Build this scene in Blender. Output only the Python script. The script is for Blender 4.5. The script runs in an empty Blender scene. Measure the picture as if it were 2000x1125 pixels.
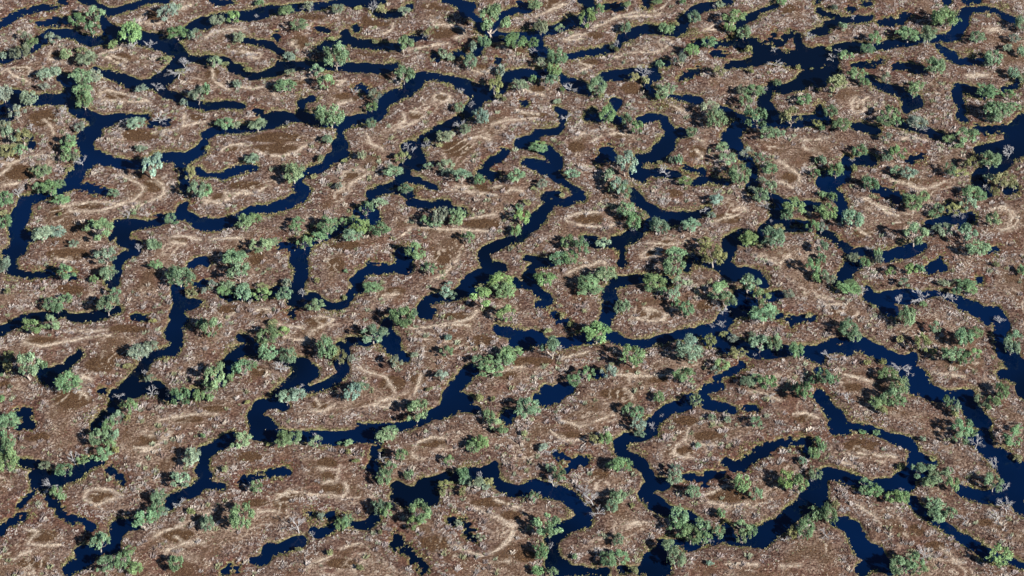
import bpy, math, random, time
import numpy as np
T0 = time.time()
S = bpy.context.scene
C = S.collection
# ------------------------------------------------------------------ camera, sky, sun, exposure
PITCH = math.radians(38.0)
DIST = 992.0
FOC = 89.3
CAM = np.array([0.0, -DIST*math.cos(PITCH), DIST*math.sin(PITCH)])
cd = bpy.data.cameras.new('camera'); cam = bpy.data.objects.new('camera', cd); C.objects.link(cam)
cam.location = CAM; cam.rotation_euler = (math.pi/2-PITCH, 0, 0)
cd.lens = FOC; cd.sensor_width = 36; cd.clip_start = 5; cd.clip_end = 20000
S.camera = cam
SUN_EL = math.radians(31.0)
SH = np.array([-1.0, 0.98]); SH /= np.linalg.norm(SH)          # ground direction in which shadows fall
SUN_AZ = math.atan2(-SH[0], -SH[1])                           # compass bearing of the sun, clockwise from +y
w = bpy.data.worlds.new('World'); S.world = w; w.use_nodes = True
nt = w.node_tree; bg = nt.nodes['Background']
sky = nt.nodes.new('ShaderNodeTexSky'); sky.sky_type = 'NISHITA'; sky.sun_disc = False
sky.sun_elevation = SUN_EL; sky.sun_rotation = SUN_AZ
sky.air_density = 0.8; sky.dust_density = 0.0; sky.ozone_density = 4.0
nt.links.new(sky.outputs[0], bg.inputs[0]); bg.inputs[1].default_value = 0.05
ld = bpy.data.lights.new('sun', 'SUN'); ld.energy = 5.0; ld.angle = math.radians(0.5); ld.color = (1.0, 0.95, 0.87)
sun = bpy.data.objects.new('sun', ld); C.objects.link(sun)
sun.rotation_euler = (math.pi/2-SUN_EL, 0, math.atan2(-SH[1], -SH[0]) + math.pi/2)
S.view_settings.view_transform = 'Standard'; S.view_settings.look = 'None'
S.view_settings.exposure = 0.88; S.view_settings.gamma = 1.0
try: S.cycles.max_bounces = 5; S.cycles.diffuse_bounces = 1; S.cycles.transparent_max_bounces = 4
except Exception: pass
# Survey of the floodplain, sheet by sheet.  W water chains (a few are shadows drawn as dark water) "x y r", T live trees "x y w h tint",
# D dead trees "x y w h", R bare sandy pads/trails "x y ..", P dry brown flats "x y rx ry".
SHEETS = {
(0,0): dict(
W="!0 210 10 60 165 14 140 115 14 250 85 14 340 60 12 430 60 12;!300 185 8 370 185 16 440 165 12 520 165 10 600 130 6;640 0 12 720 20 12 800 60 12 850 95 20;850 100 22 930 90 20 1010 60 20 1080 30 18 1180 15 12 1300 5 10;0 470 25 80 450 22 250 375 25 330 310 28 380 270 25 450 262 22 540 270 26 620 300 28 700 330 28 780 325 25 850 300 40 870 250 42 830 190 28 800 150 16 790 110 14;870 250 42 960 270 40 1080 300 40 1180 320 48 1280 340 50 1370 390 50 1420 440 48 1400 500 50 1350 560 45 1300 610 45 1240 640 45 1180 660 30 1090 665 25 1000 640 32 920 605 30 850 580 26 800 570 18 740 540 12;1400 470 25 1480 465 14 1560 470 16 1607 475 15;1370 320 25 1400 290 25 1460 260 30 1540 190 26 1607 160 26;1230 660 40 1300 740 22 1370 750 25 1410 770 18 1480 800 16 1560 830 15 1607 838 14;480 610 14 530 620 45 560 660 48 570 720 50 540 780 45 450 790 42 370 775 22 300 790 30 200 780 35 100 820 35 40 850 30 0 870 35 60 900 40 30 920 35;100 735 18 160 745 14;570 800 50 600 860 45 680 900 35 760 950 50 800 960 50 850 950 45 900 925 15 980 920 12 1100 925 14 1160 920 10;760 970 50 740 1020 55 680 1060 55 660 1125 60;1190 970 8 1310 965 8;190 1070 24 230 1075 24;470 20 10 500 15 10",
T="740 95 150 130 g;600 145 140 90 g;720 200 120 110 g;1010 250 180 230 v;890 345 60 75 v;1310 90 150 130 b;1390 235 150 110 g;1530 260 110 100 b;1400 50 50 50 b;200 275 90 90 b;250 320 80 90 g;410 290 130 80 b;180 390 110 100 b;110 410 80 100 b;15 430 60 80 b;520 420 90 100 c;680 450 160 110 b;640 390 60 60 y;380 575 190 90 b;345 670 80 60 b;640 590 180 110 c;750 590 110 100 b;650 690 140 100 g;660 770 130 110 g;30 720 110 130 b;230 755 140 110 b;130 860 150 110 b;80 1040 150 130 c;30 980 90 80 b;180 1060 120 90 y;620 985 80 110 b;1115 685 100 60 b;1445 800 60 55 b;1550 720 130 120 b;1065 960 150 90 t;530 1090 130 100 g;1300 460 80 60 y;1420 560 90 50 y",
D="1180 350 90 80;1450 490 110 90;1400 590 130 100;1240 560 60 50;1240 680 110 90;1040 360 110 80;480 880 110 80;1250 930 140 90;980 970 80 70;250 1010 90 60",
R="0 590 60 545 180 530 245 545 225 590;60 545 100 600 200 640 240 660;400 400 380 470 530 495;800 430 860 465 920 500 980 530;780 440 850 410 960 385;870 440 1000 490;800 790 790 740 840 715 920 730 1050 770 1170 800 1100 808 950 805 800 795;350 950 400 1000 420 1060;1100 190 1200 190 1260 195;1100 150 1150 105;1400 80 1500 50;1200 1050 1350 1030 1450 1000 1607 960;1450 900 1440 990",
P="1180 130 110 40;430 450 50 30;950 470 80 40;900 760 100 35;340 930 110 70;1100 1070 150 50;1540 930 60 30;190 545 60 25"),
(400,0): dict(
W="0 190 40 60 150 28 150 135 18 280 130 25 400 110 32 520 75 28 640 70 22 720 60 22 800 55 22 900 50 22 1000 30 18 1100 20 18 1200 20 20 1350 25 22 1400 10 15;1330 110 8 1420 120 12 1500 118 14 1560 90 14 1607 60 16;60 5 8 150 20 14 220 10 10;310 325 8 350 328 12 420 335 18 480 345 22 540 370 20 580 400 12 610 415 8;900 380 18 950 350 20 1020 345 14 1100 330 20;1100 265 20 1120 300 28 1180 335 26 1260 350 22 1340 360 18 1430 365 18 1520 370 12;0 465 12 60 470 12 120 465 12 180 485 28 210 530 28 280 560 32 340 590 28 420 598 20 480 590 16 540 565 18 600 530 40 650 520 38 720 515 30 800 510 25 870 515 24 960 515 25 1060 520 25 1150 530 20 1250 535 22 1330 540 18 1420 530 22 1500 515 12;0 840 16 80 830 18 160 825 20 240 825 22 290 835 12;400 870 10 430 880 8;0 1060 25 80 1035 22 170 1020 22 260 1015 22 330 1015 24 400 990 28 480 960 45 560 930 48 620 925 42 700 930 25 760 920 38 850 935 35 920 960 22 1000 985 25 1080 970 40 1180 945 35 1270 930 28 1340 900 45 1380 850 48 1400 790 48 1450 770 42 1530 745 30 1607 720 25;740 910 25 755 860 16 765 820 10 740 800 8 800 780 8 840 775 6;1060 1000 25 1060 1060 30 1060 1125 30;1190 690 6 1230 695 15 1280 715 12;890 230 5 960 245 5;560 280 8 565 285 8;1190 225 14 1180 230 8",
T="70 470 120 90 c;430 15 70 50 g;225 120 100 90 v;100 150 120 80 b;640 75 100 80 g;810 30 70 70 b;1040 60 100 70 b;1210 60 60 30 y;1390 50 70 70 y;1570 80 100 70 b;265 280 90 80 b;740 190 130 90 c;1560 325 120 110 g;1000 290 55 30 y;1030 410 190 170 c;1335 315 40 30 y;655 430 110 60 b;1560 560 140 130 g;875 540 100 100 c;960 630 150 110 g;675 565 90 60 b;335 530 50 40 y;630 665 160 100 g;250 655 70 55 b;15 690 70 80 g;990 880 220 160 c;1330 740 100 110 b;1310 825 90 80 g;155 950 140 90 g;250 970 60 60 b;415 965 110 100 c;1305 960 80 80 c;960 1085 80 70 c;165 490 60 30 y",
D="410 125 50 30;830 60 90 70;1310 60 100 110;1170 720 80 80;650 960 40 70;1060 80 60 50",
R="0 300 80 260 180 240 320 238;200 410 330 420 440 430 430 465 340 460;270 395 380 440;50 520 70 590 60 640 190 715;270 690 380 705 490 680;540 745 560 780;1400 275 1460 250 1480 190;740 625 810 620;1040 640 1100 640 1040 680;1040 830 1150 800;800 220 860 180 950 190;700 330 680 350 720 380;1560 900 1570 960 1480 1030 1607 990;1270 1060 1300 1125",
P="1380 170 160 50;750 340 80 50;240 420 140 35;50 580 60 45;730 655 70 20;1120 770 100 40;1370 600 120 30;550 1090 200 40;1350 430 180 20;820 140 150 25"),
(800,0): dict(
W="270 0 15 340 10 25 400 40 35 450 70 38 430 100 25 500 130 15 540 160 20 570 220 30 620 250 35 660 290 35 700 290 30 760 300 35 850 300 40 920 290 30 1000 280 30 1060 250 28 1130 230 25 1200 200 28 1280 170 35 1340 170 35 1400 110 25 1430 60 20 1400 20 40 1360 0 30;450 60 30 490 40 20;640 230 30 680 190 25 740 130 20 800 85 12 870 75 15 940 70 12;!870 20 8 910 40 10;1540 50 18 1607 50 15;0 300 12 60 295 14 110 290 12;620 300 30 560 360 20 525 410 25;980 300 35 1010 350 40 1000 400 45 1060 410 40;1250 440 12 1330 430 20 1420 410 18 1500 395 18 1600 370 15;360 430 8 430 430 6;195 460 12 205 460 10;0 690 50 50 650 50 100 610 28 180 605 20 260 620 25 340 640 32 420 665 38 500 710 45 580 740 50 660 720 45 720 670 42 750 620 42 800 600 35 860 590 35 940 590 28 1010 590 22 1080 570 15;1080 580 12 1180 590 12 1200 620 25 1250 660 32 1330 690 35 1400 710 25;560 750 45 520 800 42 480 860 38 450 900 35 380 950 30 300 990 35 220 1030 35 150 1070 35 100 1110 30;1500 640 14 1520 600 20 1600 590 15;1150 855 6 1210 890 22 1200 930 18 1200 980 16 1150 1025 14 1060 1035 14 1000 1045 28 980 1090 25 920 1100 20 850 1110 20;1440 870 22 1400 920 20 1480 930 22 1580 870 25;680 485 6 690 486 6;900 815 8 905 815 8",
T="640 110 230 200 g;980 25 110 70 c;1480 55 100 110 g;1390 135 130 140 v;1180 210 80 60 c;1030 190 110 120 b;150 240 80 90 y;10 330 50 60 c;590 310 100 110 g;490 350 60 100 b;720 280 50 30 y;830 310 160 110 g;970 320 80 90 g;260 410 70 80 b;325 440 60 60 b;475 470 100 120 c;1165 430 150 120 g;1050 475 100 90 b;1140 530 110 110 v;1110 620 100 130 c;720 535 70 90 b;15 560 60 110 g;665 650 110 120 y;865 665 120 90 b;965 620 60 60 g;1470 660 140 140 c;1200 700 40 40 v;560 900 110 120 t;390 830 80 80 c;1550 880 120 140 g;1165 790 60 40 b;1010 1115 120 50 v;280 1060 120 90 b;440 1010 80 80 b;230 1030 40 50 g;130 1090 40 60 y;700 750 50 40 y;740 775 40 40 y;1505 755 50 40 y;1590 360 40 40 b",
D="100 280 60 50;410 720 60 70;480 820 60 50;390 990 100 100;960 400 80 50;1250 690 110 90;1160 640 60 50;1040 620 60 30;1230 920 90 90;1560 760 80 60;660 540 60 40;790 1090 100 60",
R="180 180 190 205 300 205 400 220 440 250 420 285 360 310;820 150 900 155 1000 140 1100 90 1200 40;1050 110 1150 80 1250 30;1450 220 1530 190 1607 150;1210 320 1290 285 1380 275 1390 305 1300 325 1215 320;480 560 560 580 640 560;190 760 240 745 310 755 315 790 250 810 190 790 190 760;0 400 130 370 300 350;0 885 90 895;120 920 0 990;640 990 750 960 870 945 1000 935;830 865 920 895 1010 905;900 700 960 740 1050 755;430 1110 550 1080 630 1110;1300 1100 1350 1060 1440 1050;1430 1120 1500 1080 1607 1060;1520 1025 1607 1020;1330 500 1430 530 1350 560;700 330 760 400",
P="240 60 150 35;250 270 110 45;540 540 70 30;250 775 50 25;1000 710 60 30;850 380 70 40;960 910 110 20;1130 50 80 40;1440 290 80 25;1400 500 80 40;50 920 60 30"),
(1200,0): dict(
W="0 50 15 70 55 12;250 5 8 290 8 10 330 5 8;240 40 8 250 40 8;30 350 25 60 300 28 120 290 30 170 250 35 230 230 20 300 235 22 360 240 25 430 250 20 480 245 25 530 215 40 540 170 40 570 130 30 620 85 25 700 60 18 760 45 14 830 35 10 900 15 15;1270 40 14 1200 70 18 1130 100 22 1060 140 25 1000 165 25 980 200 25 970 260 25 1000 310 20 1000 350 35;!640 345 12 700 330 15 820 340 10 900 335 14 980 345 28 1060 340 28 1110 360 38 1140 400 55 1200 430 55 1300 450 40 1400 470 45 1500 460 60 1607 450 55;1170 440 45 1080 480 25 1000 510 20 920 510 15 880 525 15;1520 480 60 1550 520 60 1560 590 38 1500 620 50 1440 660 40 1340 690 30 1240 690 30 1200 720 40 1180 770 40 1170 800 40 1200 850 45 1220 900 50 1260 940 45 1300 960 40 1400 960 28 1480 950 35 1560 940 35 1607 935 35;1440 290 12 1440 340 20 1460 380 30 1530 400 20;1220 320 8 1300 340 12;1540 270 12 1607 250 20;1240 960 40 1130 960 30 1060 960 30 1000 940 40 980 990 45 940 1040 50 890 1080 50 900 1120 50;980 930 22 900 870 10 820 860 12;0 590 25 80 580 25 160 570 24 240 565 22 310 570 25 330 600 28 290 620 20 250 660 20 260 700 20 300 740 20;310 560 18 330 500 15 410 505 14;420 755 12 520 770 14 600 775 16 670 795 15;!530 610 12 600 580 15 650 555 10;790 425 10 850 430 10;0 800 15 20 820 28 10 850 20;0 930 20 30 950 15;210 950 20 270 920 22 330 920 14 380 930 20 400 980 20 430 1020 22 460 1060 30 430 1100 35;460 1060 30 520 1050 28 560 1050 15;1340 300 6 1400 265 8;1590 0 15 1595 10 15;1240 270 5 1250 270 5",
T="100 35 80 60 c;330 5 80 40 g;540 15 50 40 g;625 130 100 110 c;835 20 70 50 b;1310 10 80 50 g;940 110 150 130 g;910 205 90 70 v;1015 240 110 140 c;90 200 80 90 c;385 210 90 90 g;440 220 70 80 g;745 315 120 80 g;610 385 110 90 v;530 455 100 90 b;355 495 70 60 c;1055 390 60 60 y;820 560 90 80 y;150 595 80 70 y;240 625 60 70 y;410 690 160 120 c;360 750 90 60 g;1275 635 70 60 g;1000 700 80 70 b;1105 700 130 100 g;1030 785 110 100 c;1110 900 170 140 g;1390 880 170 140 y;1490 780 110 90 g;750 830 140 110 b;800 920 150 130 c;1195 1040 110 100 g;1290 1050 120 70 c;95 930 80 100 c;180 985 90 100 v;605 1030 80 80 c;15 380 40 60 y;1440 520 40 40 y;1550 530 25 20 y;1590 960 70 60 y;480 180 50 40 y;850 1115 60 30 g;1070 560 40 40 y",
D="1270 500 110 60;1510 300 80 70;1260 395 60 40;240 575 120 80;790 40 60 40;20 340 60 80;1100 810 50 70;470 500 60 50;1170 700 50 50",
R="0 140 100 115 220 100 330 95 390 60 440 0;0 150 200 130 320 135 370 110;0 460 80 430 200 420 320 415 400 385 450 340 420 310 350 320 370 360;730 235 800 200 840 170;700 245 800 240;0 1050 80 1060 160 1080;440 830 540 880 600 920;1480 1110 1607 1100;620 1080 700 1120",
P="300 115 50 12;150 700 100 50;430 860 120 40;60 1070 80 30;1330 80 100 40"),
(1600,0): dict(
W="0 430 60 60 450 60 100 500 50 90 560 45 30 600 50 0 640 50;60 430 40 100 400 30 200 380 30 280 370 28 340 370 22 430 370 15 500 365 16 580 345 20 660 325 20 740 310 25 800 300 25 870 310 20 920 305 20 1000 305 22 1060 290 30 1090 230 40 1110 170 45 1140 120 40 1130 85 15 1200 75 8 1320 75 8 1390 90 14 1440 120 18 1500 150 20 1540 165 12;0 240 25 50 240 30 60 200 20 130 175 10 200 160 15 280 145 28 360 150 15 400 140 8;!480 170 6 560 175 14 640 165 8;0 90 20 20 110 20 150 125 10;350 30 10 380 30 10;240 75 8 260 75 8;1000 20 18 1010 10 18;640 120 6 700 130 6;1160 5 8 1240 5 8;930 350 8 960 380 12 1000 420 25 1040 440 35 1080 480 18 1180 480 10 1250 480 12 1300 480 10;!280 515 8 400 510 10 500 485 8;!600 520 8 700 520 8 760 540 18 800 540 15;380 610 15 430 650 18 500 680 20 580 705 22 650 730 30 690 770 40 720 810 45 770 800 40;710 830 25 690 850 25 760 830 20;1080 690 15 1150 700 20 1220 720 20 1300 750 25;1080 700 15 1080 770 28 1110 820 25 1120 870 25 1100 910 20 1150 950 10;1607 940 50 1550 990 48 1515 1050 52 1530 1110 58 1600 1060 56;1440 1010 12 1300 1015 10 1230 1010 8;1450 700 12 1530 680 16 1560 640 18;0 850 20 20 900 20 60 950 25 0 940 20;270 985 8 340 1000 18 400 1015 22 460 1030 12;600 970 15 640 980 25 700 1000 15 850 1030 15 900 1060 20 970 1080 20",
T="120 50 50 50 b;1000 120 210 150 g;180 205 70 60 c;430 285 100 90 g;700 250 180 100 g;860 250 120 130 c;1240 285 130 90 c;1590 180 100 120 c;1530 300 90 70 b;1485 375 70 60 b;1590 400 60 90 c;380 375 110 80 g;210 430 120 80 g;1370 440 140 110 c;1330 490 80 50 b;905 510 150 130 g;300 570 150 100 g;530 590 80 90 b;140 640 170 110 y;350 640 80 70 g;770 660 120 100 g;740 710 80 80 g;1320 690 170 100 g;1480 730 100 80 g;1530 560 90 90 c;1600 600 80 90 c;560 870 150 150 g;520 940 120 90 g;620 930 100 100 g;770 940 140 110 b;1400 850 190 130 c;1380 910 120 80 c;1530 830 100 80 g;1150 1050 160 110 g;1020 1080 80 70 g;90 860 110 90 g;180 970 140 100 g;20 1000 50 60 g;545 1070 80 60 b;85 370 50 30 y",
D="110 460 90 60;830 350 70 80;270 140 50 40;150 390 50 40;820 1010 80 40;380 310 40 40",
R="280 780 250 830 260 880 320 900 360 870 340 800 380 770;310 790 300 850;1150 600 1250 590 1320 600;1170 615 1290 605;1320 240 1400 230 1480 250;1340 255 1430 245;650 1100 750 1080 850 1110",
P="300 850 25 25"),
(0,280): dict(
W="680 0 45 680 60 50 700 120 50 640 180 55 600 240 45 570 290 45 530 330 35 480 370 20 400 390 25 320 410 25 240 440 30 190 470 50 170 540 60 130 610 50 120 680 50 160 760 60 150 820 50 100 860 50 70 910 50 90 960 40 60 1000 25 120 1020 12 180 1025 10;160 760 60 230 740 30;700 90 45 760 100 45 830 130 40 900 150 30 980 165 25 1060 165 20 1110 160 18 1240 110 25 1320 115 28 1400 120 30 1470 120 32 1530 80 40 1580 40 35 1607 0 30;1400 130 28 1400 170 25 1440 200 20 1440 290 22 1450 350 25;100 860 40 40 860 18;600 340 8 660 345 10 730 360 8 800 380 15 850 390 10;870 740 10 920 700 22 930 650 35 1000 650 45 1080 640 28 1180 625 22 1260 610 20 1320 590 18 1390 580 20 1430 560 30 1500 600 25 1560 630 22 1607 640 22;1420 520 20 1430 560 30;970 690 45 960 760 40 1010 780 28 1080 785 15;1470 470 6 1450 500 6;1060 850 25 980 890 28 920 940 30 930 1000 28 900 1050 30 880 1100 35;1080 800 12 1060 850 22;1490 970 14 1550 930 14 1607 920 18;1540 1110 15 1607 1105 15;240 1040 6 330 1040 9 400 1000 12;540 1040 8 570 1040 8;1560 220 16 1607 250 20;1235 570 5 1250 570 5;235 20 12 245 22 12",  # short spur off the first channel takes in a shadow, drawn as water
T="60 45 130 100 y;150 45 120 90 c;550 25 160 90 g;515 95 80 80 g;330 215 150 90 c;390 330 170 100 g;290 330 90 90 g;470 300 90 60 g;470 440 140 70 g;1180 165 150 160 t;1105 30 70 60 b;890 385 100 60 c;1480 210 90 110 y;1545 350 140 140 c;40 430 120 120 g;35 610 110 100 g;30 545 70 50 y;20 940 110 150 b;335 700 140 110 t;445 690 130 90 t;770 655 200 160 g;825 870 150 100 t;575 785 80 50 b;515 1000 150 90 g;850 1000 120 110 c;735 1065 70 60 g;1335 580 80 110 g;1385 625 40 30 g;1050 548 40 25 g;1190 790 80 90 c;1235 800 70 70 g;1230 950 120 70 g;1410 1020 200 160 c;470 560 30 60 y;540 190 50 50 y;585 100 70 80 b",
D="650 130 110 110;355 130 60 60;150 390 130 90;1000 560 90 70;1090 820 80 80;430 800 60 60;530 1050 80 60",
R="0 260 60 210 110 160 200 125 330 95;0 180 80 170;40 340 150 320;480 500 600 490 720 465 830 470 940 485 1040 465 1100 420 1130 370 1080 320 940 260;590 545 700 545 820 530 940 490 1030 505 1100 500 1200 455 1290 410 1280 340 1180 260;950 240 1080 290;1350 740 1450 740 1607 775;1350 790 1450 800;430 910 560 930;550 540 600 560",
P="150 240 120 60;1200 340 80 60;700 500 110 30;1050 270 100 30;540 880 150 45;1400 770 80 20;450 540 70 40;80 120 90 30"),
(400,280): dict(
W="0 255 12 70 250 10 140 260 10 200 230 18 280 205 25 360 190 15 400 185 10;1060 0 50 1060 60 45 1050 100 35 980 120 30 950 160 25 900 200 20 850 215 20 800 225 18 750 270 15 720 300 30 730 340 40 790 370 35 760 420 30 700 440 35 650 470 28 580 500 30 500 520 25 420 520 25 350 545 25 280 580 25 200 610 25 120 625 30 50 640 35 0 640 38;1080 100 35 1110 95 20;1607 150 35 1570 200 38 1560 250 38 1500 330 32 1440 360 35 1370 380 30 1300 400 28 1330 450 25 1280 500 30 1230 520 25 1200 530 15;1280 520 28 1330 570 30 1340 600 25 1290 620 18 1200 620 12 1130 620 12 1080 640 25 1030 680 25 980 710 20 920 740 25 850 770 20 800 800 28 770 850 35 730 900 50 740 950 55 760 1000 45 750 1060 45 730 1120 45;1500 370 22 1600 390 18;1607 850 20 1540 870 40 1560 930 50 1580 980 40 1500 980 30 1430 1000 15 1350 1000 8 1270 1010 15 1220 1040 20 1190 1080 28 1200 1120 20;1290 960 5 1400 990 6;0 920 25 20 950 15;600 800 5 650 815 8 690 820 8",
T="370 105 110 80 t;700 210 150 150 c;1230 85 70 60 b;1480 200 110 100 c;1550 90 100 90 y;1575 340 90 80 c;20 365 90 120 g;1050 335 60 60 b;900 110 50 60 y;860 255 50 40 y;1265 480 120 120 c;1375 460 100 80 c;300 610 120 110 g;390 580 100 80 g;725 610 100 70 g;700 660 90 70 g;780 750 130 100 g;960 620 150 140 g;900 720 110 80 g;1080 600 90 70 g;1160 580 80 140 g;1220 640 140 120 v;1160 715 150 100 c;1375 665 140 110 g;440 790 170 120 c;530 770 120 60 c;235 890 170 120 c;270 990 160 130 c;1590 820 60 70 g;1310 1110 120 50 g;645 1090 70 80 b;60 1100 110 50 b;180 1100 110 70 c;300 1110 90 50 c;440 1110 100 30 y;20 35 40 40 y;1100 125 50 25 y;1110 1000 30 30 g;880 1075 40 40 y",
D="1260 550 60 50;1440 440 80 60;770 790 60 50;1080 290 30 40;1590 30 80 60",
R="130 70 180 30 300 10;400 70 500 100 610 115 720 75 810 20;160 395 230 400 330 405 430 385 490 340;0 450 60 470 130 480 190 450 150 400;1000 380 1060 385 1150 320 1280 250;1050 250 1150 215 1250 225;0 770 130 755 280 755;1290 10 1400 55;1540 740 1607 690",
P="560 50 180 45;1160 260 90 30;330 340 150 35;110 430 50 25;1100 820 120 40;1030 960 80 60;400 900 60 60;200 50 60 20"),
(800,280): dict(
W="0 40 50 30 60 45 50 120 55 60 170 30;60 150 30 100 160 20;0 285 20 80 300 18 140 330 12 200 345 6;850 10 25 920 15 20 1000 40 18 1080 50 28 1110 90 30 1150 130 35 1170 170 28 1120 210 35 1050 200 40 980 165 35 920 145 20 890 150 10;1120 220 32 1140 250 30 1180 290 30 1230 320 20 1280 360 22 1330 400 35 1360 430 20 1290 440 20 1220 460 14 1150 460 10 1100 470 25;1170 395 12 1130 410 26 1060 420 22 1080 470 30 1080 510 35 1030 560 45 980 620 45 920 670 45 870 730 30 800 760 22 720 790 22 650 820 24 590 860 28 590 920 28 620 970 35 680 980 45 720 980 30;660 1000 45 640 1030 50 560 1050 50 500 1080 50 450 1110 35;!740 80 15 680 130 15 610 170 20 600 220 30 640 250 35 680 265 12;600 230 25 550 240 18;0 455 8 80 475 8 180 490 8 250 475 12 300 520 28 290 480 12;300 520 20 380 530 8 430 540 8;0 400 15 5 380 15;!1550 60 30 1500 110 20 1480 145 15;1550 70 28 1590 110 30;1370 750 10 1430 770 30 1470 790 25 1540 790 14 1600 790 20;920 895 8 980 920 18 1010 945 20 1080 945 18 1130 930 15;1000 950 18 960 980 25 940 1040 35 940 1100 40;820 1090 20 850 1110 15",
T="1010 20 140 70 g;285 165 120 90 b;300 225 70 60 b;410 245 130 100 c;545 280 80 70 g;845 245 140 90 c;1280 235 110 80 c;1040 310 80 70 b;1555 240 70 110 c;1590 350 80 120 c;150 170 80 50 c;235 560 110 130 b;130 600 90 70 c;210 630 100 70 c;370 560 120 140 c;455 725 110 90 g;920 460 60 50 y;860 500 60 60 g;885 555 130 100 v;835 670 80 120 v;45 830 160 130 g;150 975 130 90 g;1240 770 110 100 g;1340 800 110 120 g;1170 890 130 100 g;1260 890 120 100 g;1525 775 100 80 t;1060 1050 150 110 v;1400 1080 170 100 g;1540 1010 150 120 c;710 1070 190 110 v;570 1115 120 40 y;300 1105 90 40 t;230 10 60 30 y;1190 400 40 30 y;980 350 50 30 y",
D="120 10 100 50;1390 770 80 40;790 715 60 30;1360 210 70 50;1070 270 40 30;1530 610 40 40;1290 840 30 40;20 50 60 60",
R="330 375 450 385 560 405 690 420;750 400 800 370 880 385;360 350 500 350;640 355 720 340;1230 600 1290 570 1370 550 1500 550;1230 620 1330 650 1500 665 1607 650;1240 1030 1320 990 1430 960 1500 930 1540 950;380 920 330 970 280 1040 190 1080;0 680 150 670 250 690 400 685 500 695 620 700;420 600 600 580 680 570;1350 190 1450 180 1540 250",
P="380 50 120 60;600 355 180 30;1400 605 130 40;580 640 130 45;270 900 80 60;1300 40 70 40"),
(1200,280): dict(
W="420 0 55 370 50 50 330 100 45 250 120 35 190 130 32 180 190 25 160 220 25 180 260 30 230 280 20;200 230 25 300 230 18 360 230 20 440 245 20 500 250 15;140 380 25 170 430 35 220 480 35 280 520 30 330 560 35 400 590 35 480 590 30 540 570 25 620 575 18 690 550 18 730 525 12;340 590 38 270 640 30 220 660 40 180 690 35 120 730 35 60 760 25 0 780 30;60 790 15 40 815 15;570 205 8 640 210 8 700 230 10;620 310 8 700 290 20 760 285 18 800 295 10 880 300 8;960 0 35 980 50 30 1000 100 30 1040 130 28 1070 180 25 1090 240 25 1100 300 28 1070 340 18 1070 380 15 1200 420 10 1250 440 25 1300 470 40 1270 520 45 1270 580 40 1290 620 30 1350 640 40 1420 650 35 1500 640 25;1310 470 30 1400 470 14 1500 480 14 1600 480 18;1500 500 14 1540 510 20 1600 505 14;1270 610 30 1200 660 25 1160 690 18 1140 740 25 1020 770 25 960 740 30 900 770 40 900 830 35 870 900 40 850 960 40 900 1000 45 960 1020 45 1030 1010 30 1110 1050 35 1160 1090 30 1180 1120 20;980 710 12 930 720 12 920 750 20;850 950 30 780 950 20 700 930 20 620 900 22 590 930 20 570 990 16;60 860 7 60 950 5;0 1095 28 80 1080 25 160 1070 22 240 1060 18 400 1070 25 430 1090 20",
T="85 145 170 150 t;30 320 130 120 t;80 370 100 110 c;90 510 130 120 g;150 590 110 130 g;230 550 80 60 y;500 115 70 90 c;450 130 50 60 b;355 145 40 30 y;850 25 110 60 c;875 115 140 80 c;985 230 170 150 g;1040 50 110 80 b;1140 100 110 110 c;1220 190 130 80 c;560 290 100 70 v;800 430 90 80 t;1230 320 90 100 c;1150 280 80 50 b;1150 400 120 110 c;1080 350 60 50 b;350 635 140 120 c;600 635 130 100 c;760 560 60 50 b;1060 730 140 100 v;1240 730 170 150 c;1290 660 90 60 y;1400 490 180 110 g;1350 540 90 80 g;1555 630 110 140 g;1590 500 50 60 g;780 840 200 180 y;710 770 120 90 y;490 860 140 110 g;470 950 170 150 c;500 1080 120 90 c;315 1070 150 120 v;1050 1070 170 110 c;840 1110 130 50 g;1575 220 80 80 g;1590 130 40 60 c;1560 950 120 160 g;1590 1040 60 80 g;10 1040 30 50 g",
D="410 215 130 80;710 530 90 50;1190 500 60 60;1230 600 30 60;740 930 90 40;600 870 60 50;380 460 80 60;1490 220 60 50;150 670 60 40",
R="210 890 270 845 340 840 340 880 280 910 210 905;750 640 850 600 950 580 1030 530 1000 510 930 540;640 60 690 110 640 150;1290 150 1380 210 1450 260 1450 330;1480 20 1500 60 1607 80;1090 880 1200 920 1290 960 1380 880;1300 870 1400 930;250 790 400 800 480 800;1300 310 1400 360",
P="280 880 50 20;470 400 60 30;1370 280 60 50;880 600 120 40;650 80 60 50;400 800 80 30"),
(1600,280): dict(
W="300 130 22 370 120 35 420 140 25;210 140 25 220 190 35 200 250 40 120 280 45 50 270 45 20 310 40 60 370 25 150 430 35 180 490 35 170 550 35 160 590 20;!450 360 14 530 395 18 620 410 20 600 440 18;1607 30 60 1560 60 60 1500 50 50 1440 30 40 1350 40 35 1250 60 30;1510 60 50 1470 120 50 1440 160 45 1400 200 40 1320 210 45 1260 260 50 1260 310 50 1300 360 45 1330 380 30;1480 365 26 1540 360 18;860 640 20 950 620 25 1050 590 30 1120 600 40 1180 590 35;1080 590 30 1060 540 25 1030 500 25;1150 620 28 1120 645 20;520 890 30 600 870 40 680 850 45 760 830 50 810 810 25;240 870 25 320 850 18 400 860 20 480 890 20;250 880 30 250 940 45 240 990 45 200 1040 50 150 1090 40;250 950 40 290 960 38;0 690 9 100 740 9 180 800 11 230 840 12;720 130 6 800 105 8;!900 960 36 950 930 22;!900 970 30 850 1000 20;910 970 20 980 980 18;1330 840 8 1380 840 14;1250 1080 8 1270 1080 8",
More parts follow.
